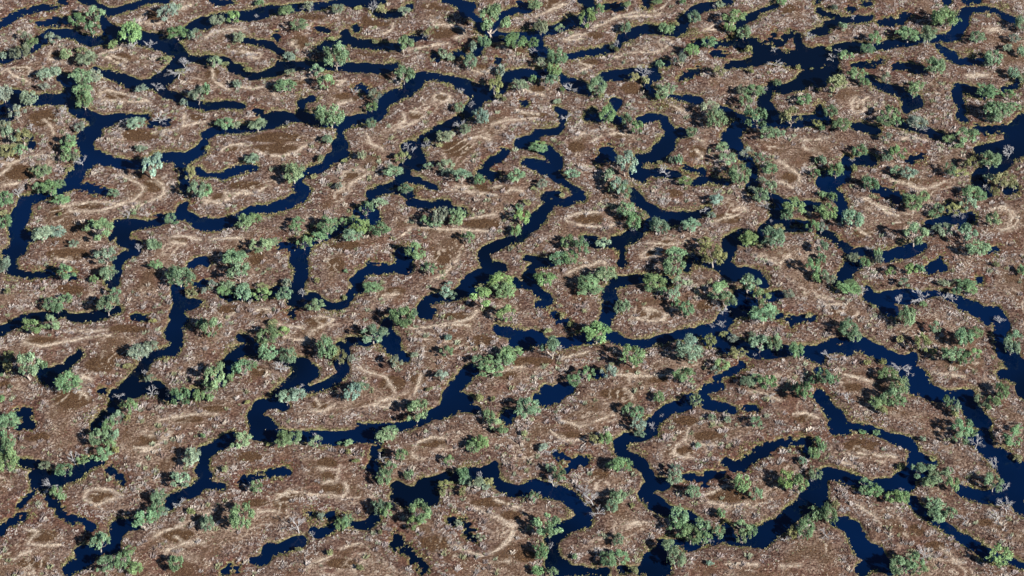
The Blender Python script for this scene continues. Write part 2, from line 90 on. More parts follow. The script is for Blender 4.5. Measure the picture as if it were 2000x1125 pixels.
T="320 45 120 90 g;20 130 60 80 c;135 190 120 100 g;620 60 140 110 v;530 100 80 70 c;610 210 110 60 c;710 225 110 90 t;400 310 120 110 g;1340 110 160 120 g;1195 140 110 130 y;1030 200 90 100 g;1110 230 120 60 y;1330 250 80 60 b;1450 270 150 120 y;1380 370 80 70 y;1530 310 80 70 y;1200 370 160 90 g;1170 450 140 100 t;1270 410 90 70 g;940 500 80 80 g;1070 500 120 90 y;740 450 180 100 g;830 410 80 90 g;670 430 70 80 c;30 390 60 50 g;110 420 70 110 g;70 530 150 120 v;255 590 170 130 c;900 545 90 50 c;755 680 200 170 c;970 665 150 100 t;1150 690 150 120 c;1375 590 110 110 c;1250 810 180 110 g;1100 20 70 30 g;20 640 80 70 b;40 810 90 90 c;20 900 60 80 g;30 1020 90 120 c;90 1060 90 70 b;270 880 100 60 b;355 930 80 100 g;460 840 70 80 g;470 905 70 70 b;560 1000 80 70 v;710 980 100 80 v;790 985 70 70 g;665 1075 90 60 b;1150 1090 160 60 g;240 1095 160 60 g;1590 990 60 80 g;980 1090 70 60 b;1390 950 60 40 y;270 180 50 50 y",
D="1470 60 130 90;260 130 60 40;1300 350 50 70;1100 560 80 50;400 830 60 50;370 970 60 30;1000 260 60 30",
R="380 430 440 480 520 550 620 580;350 440 480 500 600 530;400 470 500 520 560 530;700 340 800 370 880 360 980 310;560 300 720 330;1350 530 1440 500 1510 540 1560 610 1520 670 1430 690;1400 520 1480 530 1520 600 1480 650;320 700 400 740",
P="700 310 100 30;350 720 80 30"),
(0,560): dict(
W="0 340 20 60 320 20 130 290 22 200 260 22 280 250 22 400 235 10 500 215 8 540 240 12 620 240 18 700 240 20 780 230 28 850 200 30 920 180 20;1050 245 6 1100 250 12 1140 250 7;1400 20 40 1400 90 35 1420 140 40 1480 140 28 1560 125 10;1410 150 40 1400 200 42 1380 240 40 1420 270 45 1370 300 45 1350 360 50 1370 410 45 1380 460 40 1350 500 35 1270 520 25 1190 540 30 1140 590 30 1110 650 35 1060 710 35 1010 770 35 980 820 45 1060 810 50 1150 790 45 1230 800 45 1280 840 40 1320 870 25 1400 870 15 1490 850 25 1530 820 20;980 830 40 900 860 30 900 950 25 850 1000 30 800 1050 35 750 1100 28;0 640 15 15 620 12;330 640 26 340 700 36 400 690 36 440 660 26 510 640 14 560 580 12 600 560 9 630 520 5;370 700 35 390 740 32;!150 985 10 220 990 14 210 1040 18 240 1090 20 170 1100 12;800 820 7 820 820 7",
T="70 530 90 60 y;60 600 70 80 y;220 600 180 170 c;340 600 60 80 g;530 745 190 130 g;390 125 120 90 g;450 150 90 70 g;510 85 100 70 g;840 110 170 130 c;900 40 90 90 c;250 305 180 90 v;400 270 180 100 c;1090 490 160 120 b;1180 450 120 80 b;1000 620 60 40 y;1180 700 90 60 b;1005 925 140 120 g;920 1010 110 100 c;850 1080 90 90 g;1415 845 150 120 g;1560 850 90 80 g;1500 40 70 70 y;1580 290 80 100 g;60 1050 150 120 g;10 690 30 50 g;10 880 40 70 g;1000 1040 50 50 y;60 45 50 50 y;1590 30 40 50 b;1200 270 50 40 y",
D="1180 830 120 70;1320 830 60 90;930 860 60 60;1130 670 60 40;830 1030 60 60;1100 565 50 40;600 830 90 40",
R="190 450 330 480 480 450 620 420 760 400 870 390;550 355 700 360 850 350;1250 1060 1400 1030 1607 1000;600 820 680 870;620 700 720 740;650 700 640 760",
P="560 30 120 40;330 440 150 35;1000 340 150 35;900 560 60 30;780 620 120 60;560 900 150 70;40 780 50 30;1480 1050 130 30"),
(400,560): dict(
W="140 60 20 200 80 25 260 70 30 330 80 28 400 80 20 480 50 14 560 30 25 640 40 25 700 60 48;720 0 48 725 60 48 730 110 35 680 110 22;730 110 25 790 90 20 860 80 15 920 120 14 990 150 12 1060 155 18 1100 140 14 1130 90 16 1160 40 20 1210 15 25;700 180 8 680 210 7;270 400 8 330 410 12 370 430 16 390 480 38 330 490 35 260 510 35 210 560 35 170 620 40 150 690 40 120 740 30 60 760 20;650 590 28 700 600 45 760 620 50 820 670 42 860 670 30;790 680 45 780 710 40 720 720 45 670 770 40 600 810 25 560 850 28 570 900 28 500 910 25 430 930 35 400 980 45 390 1040 50 420 1090 55 480 1080 42 520 1110 30;580 910 25 620 940 18;740 740 20 800 820 13 870 800 18 940 770 20 1010 740 25 1070 700 30 1090 650 32 1060 610 30 1100 540 20 1110 490 20 1060 450 14;1110 480 18 1130 430 22 1200 430 22 1260 430 20 1350 410 20 1420 400 40 1440 450 50 1480 490 40 1500 530 18 1540 540 18 1580 560 12;1470 420 48 1420 340 38 1430 280 28;1607 1090 28 1540 1100 15 1450 1100 12 1300 1105 10 1200 1115 12",
T="150 20 120 60 g;290 45 130 110 c;445 45 140 100 v;620 45 120 100 c;865 135 130 100 c;1320 10 140 60 g;60 300 160 140 g;1550 230 180 150 g;1320 350 180 130 c;490 380 160 140 g;620 345 110 80 v;500 510 150 110 g;650 520 130 130 c;545 280 70 50 y;950 470 140 150 g;1050 530 110 120 y;290 620 150 120 g;210 700 60 50 g;360 610 110 60 g;60 680 150 160 c;40 780 110 90 c;110 740 80 80 c;640 850 130 110 t;720 840 120 100 t;1160 820 120 120 t;1230 780 90 80 c;1490 580 100 90 b;1460 1110 100 50 g;1600 940 40 80 g;330 905 40 35 y;30 880 60 60 g;1150 560 60 60 b;1090 75 40 40 y",
D="765 50 70 80;350 130 50 50;600 640 130 110;740 800 80 60;1120 560 50 50;310 690 50 30;20 830 50 40",
R="560 300 680 320 760 330;780 440 840 360 950 310 1010 270 960 250 900 240;580 390 700 430 780 430;370 220 440 185 500 190;180 270 230 210;820 950 860 990 950 985 1000 940;1320 940 1440 890 1520 910;1330 950 1440 960 1470 920;1200 640 1300 690 1420 720 1500 850;1400 80 1520 70;0 1010 100 1010;850 850 900 940",
P="900 940 70 35;880 280 90 30;430 680 60 40;1470 770 110 60;180 190 80 40;1500 40 80 25;470 220 80 30;80 970 100 25"),
(800,560): dict(
W="500 10 45 440 30 42 360 80 30 270 90 25 200 90 25 140 110 28 110 160 35 100 210 35 160 220 28 190 190 20;110 180 35 150 180 22;980 0 15 1000 30 28 1040 70 25 1090 105 28 1060 135 18 1010 130 10;670 335 10 720 350 20 790 360 15 850 400 50 900 430 52 960 400 48 1020 400 38;850 440 45 920 470 15;960 430 30 1020 430 25 1130 420 18 1220 440 25 1290 420 25 1360 405 22 1440 430 14 1500 420 14 1560 390 30 1600 400 30;1560 50 45 1580 120 50 1560 200 45 1530 260 35 1540 300 25;500 650 35 440 690 40 400 740 45 360 790 45 330 850 55 320 910 55 300 960 48 230 990 40 160 1010 30 80 1060 30 20 1075 30;350 880 50 400 880 50 460 890 35;400 900 45 430 930 35 500 960 22 540 960 15;720 1030 18 770 1000 30 820 1000 25;770 1010 30 770 1050 28;1010 890 28 1070 890 40 1130 850 50 1180 810 45 1230 790 35 1260 770 18;1130 840 45 1070 825 38;1470 690 18 1500 690 12;1130 215 7 1200 270 7 1250 290 7",
T="280 30 90 70 t;330 55 80 60 c;570 60 170 120 v;740 20 170 110 g;760 190 150 120 v;30 220 90 110 c;1470 340 200 150 v;1420 20 200 70 g;1120 460 150 130 c;1080 340 60 40 y;530 570 90 90 g;620 570 100 70 g;800 510 170 90 g;750 570 150 80 g;640 650 190 90 g;290 495 110 80 g;300 400 60 50 t;250 690 110 70 t;60 955 150 170 g;540 870 60 60 y;920 940 200 140 c;620 1010 90 80 g;680 1070 150 90 c;1390 670 140 100 g;1290 720 100 90 g;1560 650 130 100 t;30 530 60 40 b;155 810 40 30 y;660 880 40 30 y;1190 220 40 50 y;1260 290 40 40 y",
D="560 1010 50 50;1340 740 70 40;780 620 60 40;1180 490 60 40",
R="0 340 100 330 230 310 370 290 480 260 530 200;200 320 360 310 470 320;40 850 60 800 90 700;1180 1060 1260 1080 1340 1110 1430 1090 1530 1040 1607 1020;680 700 800 650 900 640;1200 570 1400 520",
P="380 240 130 30;560 430 100 40;60 740 60 40;950 600 180 40;720 700 120 40;1570 850 80 40;1300 540 120 30"),
(1200,560): dict(
W="0 400 40 60 430 28 130 450 28 200 460 28 270 435 20 350 410 18 430 395 18 500 380 20 580 365 28 650 370 30 700 340 38 780 350 50 840 300 50 880 240 50 920 200 50 950 150 55 1000 100 55 980 60 35;1000 80 40 1060 60 36 1070 140 36 1020 180 40;800 370 50 810 420 55 860 460 50 930 460 48 1000 470 35 1060 500 38 1120 510 42 1200 505 40 1300 500 38 1400 500 30 1480 510 30 1560 530 42 1607 560 40;740 440 20 700 400 20;860 380 45 880 420 45;1200 80 18 1240 70 22 1300 60 12;!1000 620 8 950 655 18 900 670 20 860 700 10 800 730 6;830 775 12 780 780 25 720 800 35 690 830 28 700 870 25 740 920 30 800 940 25 870 950 22 930 965 18;690 880 22 640 890 14 600 860 14;560 870 14 560 920 30 500 940 30 430 960 25 370 1000 28 320 1040 30 280 1080 28 300 1115 25;1040 960 8 1100 955 8;1280 235 6 1330 245 8 1380 270 14 1440 260 10 1540 245 8;1390 295 7 1400 300 7;1590 650 16 1607 660 16;1607 840 15 1600 830 12",
T="280 15 90 50 g;370 25 100 60 g;40 150 90 150 c;100 135 60 70 c;460 60 90 110 t;500 140 110 100 g;570 170 110 110 g;810 40 170 120 c;890 80 130 110 c;1060 5 70 40 g;1150 60 140 120 g;1175 200 170 150 g;1370 50 80 70 b;145 535 200 140 g;590 430 160 110 t;590 510 170 130 t;750 410 100 90 y;560 690 180 120 g;850 600 110 90 v;790 640 80 70 b;970 510 130 100 y;1140 420 150 120 c;1260 420 110 110 g;1080 370 60 50 b;935 390 80 60 b;1200 740 130 90 g;1120 720 100 70 g;1040 740 110 80 c;640 880 100 90 c;350 860 80 70 g;115 950 110 90 g;180 980 100 90 g;190 1070 120 90 t;1430 490 110 140 g;1500 810 130 140 g;1430 790 70 80 g;1575 720 80 80 g;1110 1060 90 80 g;770 1030 60 50 b;860 360 50 50 y;1520 215 50 40 y;880 1040 70 40 b",
D="850 190 100 60;770 300 50 60;840 295 80 60;1100 530 40 50;290 1090 60 50;370 1005 40 20;1220 870 60 40;790 600 40 40",
R="250 190 330 200 400 230 390 270 300 285 200 270 150 240;340 710 460 690 560 640;1060 830 1200 850 1300 910;0 700 150 710 290 715;80 810 130 850 140 890;1100 270 1150 290;1400 1010 1500 1000 1600 1040",
P="260 230 100 45;330 740 90 25;60 850 80 50;700 160 60 40;1480 1040 80 30;550 1060 100 40"),
(1600,560): dict(
W="380 20 25 400 80 42 470 100 45 540 100 45 600 80 42 680 80 42 740 80 32 850 60 20 900 50 12 960 50 10 1070 100 20 1130 140 30 1210 170 40 1290 210 40 1370 210 40 1400 240 42 1430 300 48 1420 370 40 1430 440 48 1460 510 55 1510 560 55 1560 620 55 1600 690 60 1590 790 38 1600 840 30;470 110 40 520 160 42 580 190 38;1350 240 30 1330 260 25;1430 690 18 1490 690 20 1540 720 30;0 510 25 60 480 38 150 495 22 220 490 40 290 440 42 340 450 42 400 490 42 470 520 40 540 560 42 620 590 42 690 600 52 740 560 35;60 470 25 120 430 14 200 420 12;700 620 55 690 660 55 760 700 58 800 770 62 880 830 45 960 850 38 1030 870 38 1080 860 40 1140 870 48 1180 920 52 1200 980 52 1250 1040 52 1300 1090 40;700 700 45 740 800 40;1140 870 40 1180 840 22;0 850 25 30 900 35 70 950 30 130 1000 35 150 1050 40 180 1100 25 250 1105 20 350 1110 20 400 1115 18;140 1060 38 120 1080 32",
T="240 15 180 80 g;690 220 130 150 g;230 310 150 130 c;280 370 100 80 c;910 310 110 80 c;810 430 130 120 y;1140 390 140 120 g;1230 355 110 80 g;1050 520 150 130 g;1150 560 120 110 g;1220 520 110 80 g;890 510 60 50 y;1530 380 150 120 c;1510 460 120 110 c;1180 20 110 60 g;1080 20 80 60 g;50 690 120 130 g;130 720 80 60 g;380 595 60 40 y;500 580 60 50 y;540 680 150 100 g;630 760 150 140 c;570 850 150 130 g;460 900 110 90 g;620 900 130 90 g;490 970 70 70 y;1000 890 80 110 g;1070 920 90 110 c;1130 1080 170 110 g;1060 1000 60 60 y;1280 880 110 100 c;1440 810 100 120 g;1380 900 130 90 g;1560 1105 100 50 g;810 130 60 40 g;640 410 60 50 y;420 155 40 30 y",
D="620 100 80 100;800 75 140 90;970 80 110 110;1050 90 80 80;1420 260 110 60;100 550 130 90;620 640 110 80;700 670 80 70;230 890 120 90;340 40 80 80",
R="0 160 100 150 200 150;0 90 100 110;500 250 600 310;200 700 350 740 420 760;850 680 1000 700 1150 720",
P="260 800 80 30"),
(0,840): dict(
W="150 250 25 220 260 30 290 280 30 330 320 35 270 370 35 290 420 40 340 430 35 400 390 42 470 390 40 540 360 38 620 330 40 690 280 38 760 250 30 800 250 20;330 340 35 400 370 35;540 350 30 590 310 30;!350 480 12 400 550 12 460 600 12 480 660 14 530 700 14 600 700 14 650 720 12 720 760 12;1580 180 25 1600 230 30 1590 280 35 1575 320 32 1600 360 36 1570 420 40 1540 460 36 1480 490 30 1400 520 32 1340 560 38 1320 600 28;1060 740 22 1000 740 28 940 750 38 900 760 32;930 770 34 910 850 26 880 900 38 830 930 35 760 950 35 690 950 42 640 950 38;700 980 40 690 1010 40 640 1050 42 580 1070 42 540 1100 40;160 590 7 200 550 7 240 520 6;0 790 12 60 740 9 130 700 6 210 670 6;!870 320 12 930 370 10 960 390 7",
T="70 80 110 110 c;60 230 170 150 g;40 150 80 70 g;20 20 60 50 g;770 50 130 120 g;850 100 110 120 g;790 170 150 110 g;890 40 80 90 c;345 265 90 60 b;500 300 150 90 g;650 215 90 70 g;440 470 100 90 g;490 515 60 45 g;1505 200 120 130 t;1415 370 150 100 t;1250 520 120 110 c;1130 690 170 120 g;1220 630 130 120 g;1290 640 90 60 b;780 850 150 140 c;820 1050 120 120 g;960 1020 120 130 g;1010 950 100 80 g;1060 1080 130 80 v;1380 1045 110 110 g;1590 730 60 120 t;900 160 60 60 y;1590 45 40 40 g;1500 635 60 40 y",
D="590 230 120 110;380 430 100 70;1410 590 110 50;690 170 60 40;360 480 50 50;850 1070 40 60",
R="660 540 690 490 780 470 880 480 970 530 880 550 760 600 660 560;1060 150 1180 155 1260 115 1330 60;1140 50 1280 75;1100 185 1200 170;200 790 300 800 220 900 330 920 480 910;150 1000 250 960;1210 850 1300 800 1450 750;1310 960 1400 920 1490 890 1607 900;1380 850 1420 880",
P="790 535 110 50;1180 90 100 40;300 60 100 40;1400 840 130 50;330 840 120 50;250 1060 120 40"),
(400,840): dict(
W="0 170 40 60 140 35 120 110 30 170 70 28 220 40 22;400 30 48 480 40 38 540 50 38 650 50 20 780 50 25 920 60 36 1000 60 38 1100 50 42 1200 50 42 1300 50 42 1370 60 32;0 320 22 20 370 25 10 420 32 70 440 20 130 450 12;!280 405 7 340 395 9 430 370 13 500 350 17 560 330 18 640 325 9;1500 440 25 1540 480 42 1607 500 40;1530 480 42 1510 520 42 1560 560 32 1607 580 30;!1370 130 14 1330 200 18 1310 280 16 1350 330 14;!1340 150 14 1370 210 16;1340 690 20 1280 750 22 1220 740 15 1160 730 12 1040 750 20 970 780 28 900 810 25 850 790 12;760 870 20 690 890 28 620 920 28 560 940 28 500 920 20 490 970 30 470 1010 30 420 1030 25 370 1020 12;170 1110 8 210 1080 8 250 1075 7;!1500 830 14 1530 880 13 1560 930 15 1590 970 12;1500 900 8 1480 910 8;820 665 7 830 665 7;980 670 8 990 670 8",
T="280 70 150 130 c;620 60 120 120 g;700 60 110 120 g;870 75 120 80 c;1120 95 70 50 g;1060 95 30 30 g;1425 30 160 100 c;1540 190 100 100 g;1400 360 110 110 g;1450 280 100 100 c;155 300 50 45 y;410 440 100 90 g;290 670 190 180 g;20 720 90 120 c;1060 720 90 80 g;1120 695 80 90 g;920 670 60 50 b;1370 590 110 110 c;1430 620 100 130 g;1590 350 50 90 c;1130 175 40 50 y;1185 240 40 40 y;740 940 50 40 y;980 960 50 40 y;500 110 50 30 y;1590 760 30 50 y;1380 800 30 30 y;1215 1080 70 40 y",
D="740 760 140 150;850 820 60 50;1400 220 80 100;890 400 40 70;340 450 90 50;880 50 60 50;1495 600 50 40",
R="640 490 760 500 850 520 1000 520 1080 540 1130 480 1100 430;920 320 1050 325 1060 290;1050 330 1040 400 930 430;380 660 480 650 570 650;570 520 660 510;1060 950 1150 910 1240 900;790 1110 850 1060 1000 1000;0 680 90 630;640 500 560 560",
P="960 270 90 40;1010 470 100 45;680 525 110 25;590 590 60 40;350 220 120 40;400 580 100 30;1080 1060 120 40;970 370 60 30"),
(800,840): dict(
W="0 500 40 60 500 42 120 440 45 150 480 55 180 540 48 120 540 48 60 540 42;150 440 42 200 410 38 280 380 35 350 370 25 380 350 20 470 320 25 500 340 38 560 340 38 620 320 35 660 300 33;620 340 35 660 380 38 700 430 35 760 460 33 830 480 25 880 475 22 940 440 25 1000 430 28 1070 460 36 1130 490 38 1200 500 38 1260 550 42 1320 600 42 1370 640 48 1380 700 48 1310 730 48 1230 760 42 1160 810 40 1110 870 35 1120 930 30 1130 990 35 1130 1050 42 1200 1070 38 1260 1100 32 1350 1105 28 1440 1110 22 1540 1110 15;1000 460 25 1060 490 22;1140 1080 40 1180 1110 40;1150 190 6 1230 220 9 1300 245 11 1380 240 9;1290 250 8 1260 280 8 1220 320 6;!0 960 15 40 1010 18 80 1050 16 110 1090 14;430 740 7 480 790 7;450 810 7 500 850 9;330 720 10 360 720 10",
T="730 10 100 60 g;560 85 110 90 v;500 130 110 80 g;465 105 60 60 g;310 225 80 80 g;10 330 40 70 g;1040 130 70 60 b;1540 60 100 80 v;1460 70 80 80 y;420 330 90 90 g;440 390 90 70 c;290 420 120 50 y;540 415 130 80 b;620 400 70 60 y;420 480 50 70 y;605 445 60 50 b;965 515 100 90 c;90 630 170 170 g;30 720 110 110 v;1095 725 200 160 g;1030 940 110 110 g;1180 330 100 130 g;1110 290 80 60 c;1580 270 80 130 g;1580 600 100 110 c;1560 1000 120 120 g;1010 1100 100 60 g;1110 1100 110 70 g;1295 985 40 40 g;545 830 110 50 b;900 20 50 40 y;1590 490 50 60 b;380 720 70 40 b;260 480 50 60 y",
D="550 350 60 70;1130 400 120 110;1440 560 130 110;1480 640 120 80;1100 180 70 40;210 600 50 80;1100 910 60 60;480 440 60 30;1490 960 60 50;1380 500 110 80;1020 490 30 30",
R="40 160 60 110 130 80 190 65 270 75;20 180 30 220 70 240;220 165 270 160;510 620 600 660 700 700 790 750 820 810 790 880 730 930 660 970 580 1000 500 980 400 940 310 890;810 800 780 860 720 920;1110 20 1170 70 1290 95 1370 80;660 550 760 590 860 620;640 1050 790 1040",
P="180 110 110 35;640 580 160 40;800 680 80 35;1250 50 110 25;200 900 130 60;1480 360 80 40;900 1000 90 50"),
(1200,840): dict(
W="60 110 45 90 80 38 160 60 25 240 50 20 300 20 25;60 120 42 50 160 38 80 200 35 150 240 38 200 270 34 240 320 30 270 370 32 300 420 38 370 430 38;290 430 38 270 460 48 240 500 45 300 550 48 360 590 45 400 630 35 500 670 20 580 670 20 640 720 20 730 820 30;!880 250 16 950 280 25 1000 290 25 1040 220 32 1100 200 32 1170 170 28 1200 130 24 1280 110 17 1350 95 17 1440 90 22 1520 100 26 1500 150 22 1520 190 14;550 370 5 640 370 8 700 380 10 760 350 10 830 350 12;700 390 7 700 420 7;1560 430 50 1590 490 55 1520 530 50 1480 600 52 1420 640 50 1360 690 52 1300 750 50 1220 780 50 1150 830 50 1090 870 42 1000 870 35 930 860 35 880 850 30 780 860 28 700 870 15 620 890 24 560 910 26;1230 820 45 1160 890 30;870 760 28 900 800 30;540 880 20 380 900 20 370 960 48 290 1000 48 350 1050 58 250 1060 42 300 1110 58 390 1100 42;250 1070 40 200 1100 30 120 1095 14 60 1100 14",  # the two thinnest chains are shadow streaks drawn as dark water
T="60 270 140 110 g;200 15 90 50 c;30 520 110 100 g;480 300 120 80 t;470 370 120 90 t;650 120 50 40 c;620 480 110 90 c;1010 410 130 120 g;1110 490 110 110 c;1350 380 120 140 v;1450 400 120 160 v;1580 330 110 80 c;1590 80 50 80 g;1570 170 90 80 g;1480 245 60 60 c;500 670 150 120 g;500 760 140 110 g;600 810 150 130 g;690 730 150 90 g;700 830 130 90 g;830 660 70 90 g;820 780 100 140 c;1000 740 140 100 g;1010 820 130 90 c;1080 770 80 80 g;420 900 150 90 c;480 1000 150 120 c;1500 760 130 160 g;1390 800 80 80 y;1560 620 80 60 g;1590 670 60 80 c;30 860 80 90 c;40 980 110 110 g;750 1040 50 40 t;150 1095 60 60 y;140 590 50 30 y",
D="640 150 70 70;690 770 60 40;1450 490 50 40;1330 860 100 60;760 870 50 20;1550 380 60 60;430 750 60 40;1130 310 60 60",
R="460 200 490 130 560 90 580 0;460 200 540 220 620 225;680 125 800 130;700 520 780 490 870 450;690 560 780 590 900 610 1050 590;100 750 200 730 260 740;110 760 220 745;60 800 60 850;880 1060 1000 1060 1120 1070;1300 1080 1450 1080",
P="720 60 120 45;550 180 70 40;880 530 140 55"),
(1600,840): dict(
W="130 5 12 220 0 10;400 5 14 490 30 13 560 55 13 620 75 14 690 95 20 730 140 20 740 190 20 790 230 16 850 250 22 890 255 14;730 220 20 720 300 38 700 360 42 640 390 48 680 430 45 580 430 42 510 440 36 450 430 30 380 430 22 300 410 28 230 390 32 150 360 32 70 340 30 20 360 35 0 420 42 5 500 35 15 560 28;730 330 30 790 350 30 860 320 18;730 560 18 770 610 22 830 650 26 880 700 24 950 740 20 1030 790 25 1100 840 24 1170 870 24 1240 920 32 1300 970 34 1340 990 26 1500 1030 10 1600 1070 14;1190 50 42 1280 60 50 1300 120 55 1340 180 50 1440 260 60 1500 350 60 1480 430 58 1400 500 45 1320 530 38 1240 520 34 1160 490 30 1100 460 26;1400 180 45 1480 260 55 1560 320 60 1607 400 60 1560 480 65 1480 530 45 1400 540 35;1540 560 40 1560 610 34 1607 640 30;110 715 20 200 730 32 250 780 48 290 840 48 310 900 50 370 960 55 440 980 55 480 1040 55 530 1070 42 560 1110 25;410 1040 50 340 1090 38",
T="20 120 70 150 g;455 10 60 40 g;340 5 60 30 g;1110 50 150 110 g;1210 10 90 50 g;1520 40 180 120 g;810 70 50 40 b;790 290 140 90 c;890 290 70 60 c;1010 320 100 60 c;940 370 150 110 c;1050 410 110 100 g;870 400 110 80 c;360 400 110 90 g;440 470 130 80 g;350 470 80 60 g;580 520 120 90 v;660 520 100 90 v;80 640 120 140 g;20 650 60 90 g;130 580 60 60 y;910 570 150 90 c;1030 640 100 90 g;930 650 140 100 c;1420 980 210 130 v;640 1060 160 130 g;750 1010 120 110 g;790 1090 110 70 g;610 1000 80 50 y;1370 400 140 130 c;1560 210 70 60 y;640 280 60 50 y;890 210 50 40 y",
D="1220 120 130 110;1360 260 110 110;1440 450 110 70;1470 610 110 110;1380 710 130 50;200 630 90 70;60 820 100 90;820 980 120 110;780 770 50 30;1120 400 40 90;1140 700 100 40;650 470 40 40",
R="300 190 430 210 600 220;150 250 280 300;950 930 1030 990 1060 1040 1130 1050;300 600 450 700",
P="330 130 150 50;760 790 60 50;900 920 80 40;1300 740 60 30"),
}
# ------------------------------------------------------------------ photo pixel (2000 x 1125) <-> ground
K = 1607/400.0
cp, sp = math.cos(PITCH), math.sin(PITCH)
def ray_ground(u, v, z=0.0):
    u = np.asarray(u, float); v = np.asarray(v, float)
    a = (u-1000)/2000*36/FOC; b = -(v-562.5)/2000*36/FOC
    dx = a; dy = cp + b*sp; dz = -sp + b*cp
    t = (z-CAM[2])/dz
    return CAM[0]+dx*t, CAM[1]+dy*t
def to_px(x, y, z=0.0):
    X = x-CAM[0]; Y = y-CAM[1]; Z = z-CAM[2]
    dep = Y*cp - Z*sp; up = Y*sp + Z*cp
    return 1000 + X/dep*FOC/36*2000, 562.5 - up/dep*FOC/36*2000
def m_per_px(x, y):
    return ((y-CAM[1])*cp + CAM[2]*sp)*36/FOC/2000
# ------------------------------------------------------------------ numpy value noise
_T = np.random.RandomState(7).rand(512, 512)
def vn(x, y, s, seed=0):
    x = np.asarray(x)/s + seed*37.31; y = np.asarray(y)/s + seed*11.7
    i = np.floor(x).astype(np.int64); j = np.floor(y).astype(np.int64)
    fx = x-i; fy = y-j; fx = fx*fx*(3-2*fx); fy = fy*fy*(3-2*fy)
    i0 = i % 512; i1 = (i+1) % 512; j0 = j % 512; j1 = (j+1) % 512
    return (_T[i0, j0]*(1-fx)+_T[i1, j0]*fx)*(1-fy) + (_T[i0, j1]*(1-fx)+_T[i1, j1]*fx)*fy
def fb(x, y, s, seed=0, n=3):
    r = 0; a = 1; t = 0
    for k in range(n):
        r = r + a*vn(x, y, s/2**k, seed+k*5); t += a; a *= .55
    return r/t*2-1
def ss(a, b, x):
    t = np.clip((x-a)/(b-a), 0, 1); return t*t*(3-2*t)
# ------------------------------------------------------------------ survey rasters (2 photo px per cell)
M = 60
NX, NY = (2000+2*M)//2, (1126+2*M)//2
UU = (np.arange(NX)*2-M).astype(float); VV = (np.arange(NY)*2-M).astype(float)
sdw = np.full((NY, NX), 60.0); sdg = np.full((NY, NX), 60.0); trl = np.full((NY, NX), 40.0); pat = np.full((NY, NX), -3.0)
def win(u0, u1, v0, v1, R):
    i0 = max(0, int((min(u0, u1)-R+M)/2)); i1 = min(NX, int((max(u0, u1)+R+M)/2)+2)
    j0 = max(0, int((min(v0, v1)-R+M)/2)); j1 = min(NY, int((max(v0, v1)+R+M)/2)+2)
    return i0, i1, j0, j1
def capsule(F, a, b, R):
    i0, i1, j0, j1 = win(a[0], b[0], a[1], b[1], R)
    if i0 >= i1 or j0 >= j1: return
    U, V = np.meshgrid(UU[i0:i1], VV[j0:j1])
    dx, dy = b[0]-a[0], b[1]-a[1]; L = dx*dx+dy*dy+1e-9
    t = np.clip(((U-a[0])*dx+(V-a[1])*dy)/L, 0, 1)
    d = np.hypot(U-a[0]-t*dx, V-a[1]-t*dy) - (a[2]+(b[2]-a[2])*t)
    F[j0:j1, i0:i1] = np.minimum(F[j0:j1, i0:i1], d)
trees_in, dead_in = [], []
for (ox, oy), sh in SHEETS.items():
    for ch in sh['W'].split(';'):
        q = np.array(ch.strip('!').split(), float).reshape(-1, 3)/K; q[:, 0] += ox; q[:, 1] += oy
        gully = q[:, 2].max() < 3.9 or ch[0] == '!'
        if len(q) == 1: q = np.vstack([q, q+[.5, 0, 0]])
        q[:, 2] += np.clip(1.9-.35*q[:, 2], 0, 1.5)
        for a, b in zip(q[:-1], q[1:]): capsule(sdg if gully else sdw, a, b, 72)
    for ch in sh['R'].split(';'):
        q = np.array(ch.split(), float).reshape(-1, 2)/K; q = np.c_[q[:, 0]+ox, q[:, 1]+oy, np.zeros(len(q))]
        for a, b in zip(q[:-1], q[1:]): capsule(trl, a, b, 40)
    for ch in sh['P'].split(';'):
        x, y, rx, ry = np.array(ch.split(), float)/K; x += ox; y += oy
        i0, i1, j0, j1 = win(x, x, y, y, max(rx, ry)*2)
        U, V = np.meshgrid(UU[i0:i1], VV[j0:j1])
        e = 1-np.hypot((U-x)/rx, (V-y)/ry)
        pat[j0:j1, i0:i1] = np.maximum(pat[j0:j1, i0:i1], e)
    for ch in sh['T'].split(';'):
        p = ch.split(); q = np.array(p[:4], float)/K; trees_in.append((q[0]+ox, q[1]+oy, q[2], q[3], p[4]))
    for ch in sh['D'].split(';'):
        q = np.array(ch.split(), float)/K; dead_in.append((q[0]+ox, q[1]+oy, q[2], q[3]))
def samp(F, u, v):
    x = np.clip((u+M)/2, 0, NX-1.001); y = np.clip((v+M)/2, 0, NY-1.001)
    i = x.astype(int); j = y.astype(int); fx = x-i; fy = y-j
    return (F[j, i]*(1-fx)+F[j, i+1]*fx)*(1-fy) + (F[j+1, i]*(1-fx)+F[j+1, i+1]*fx)*fy
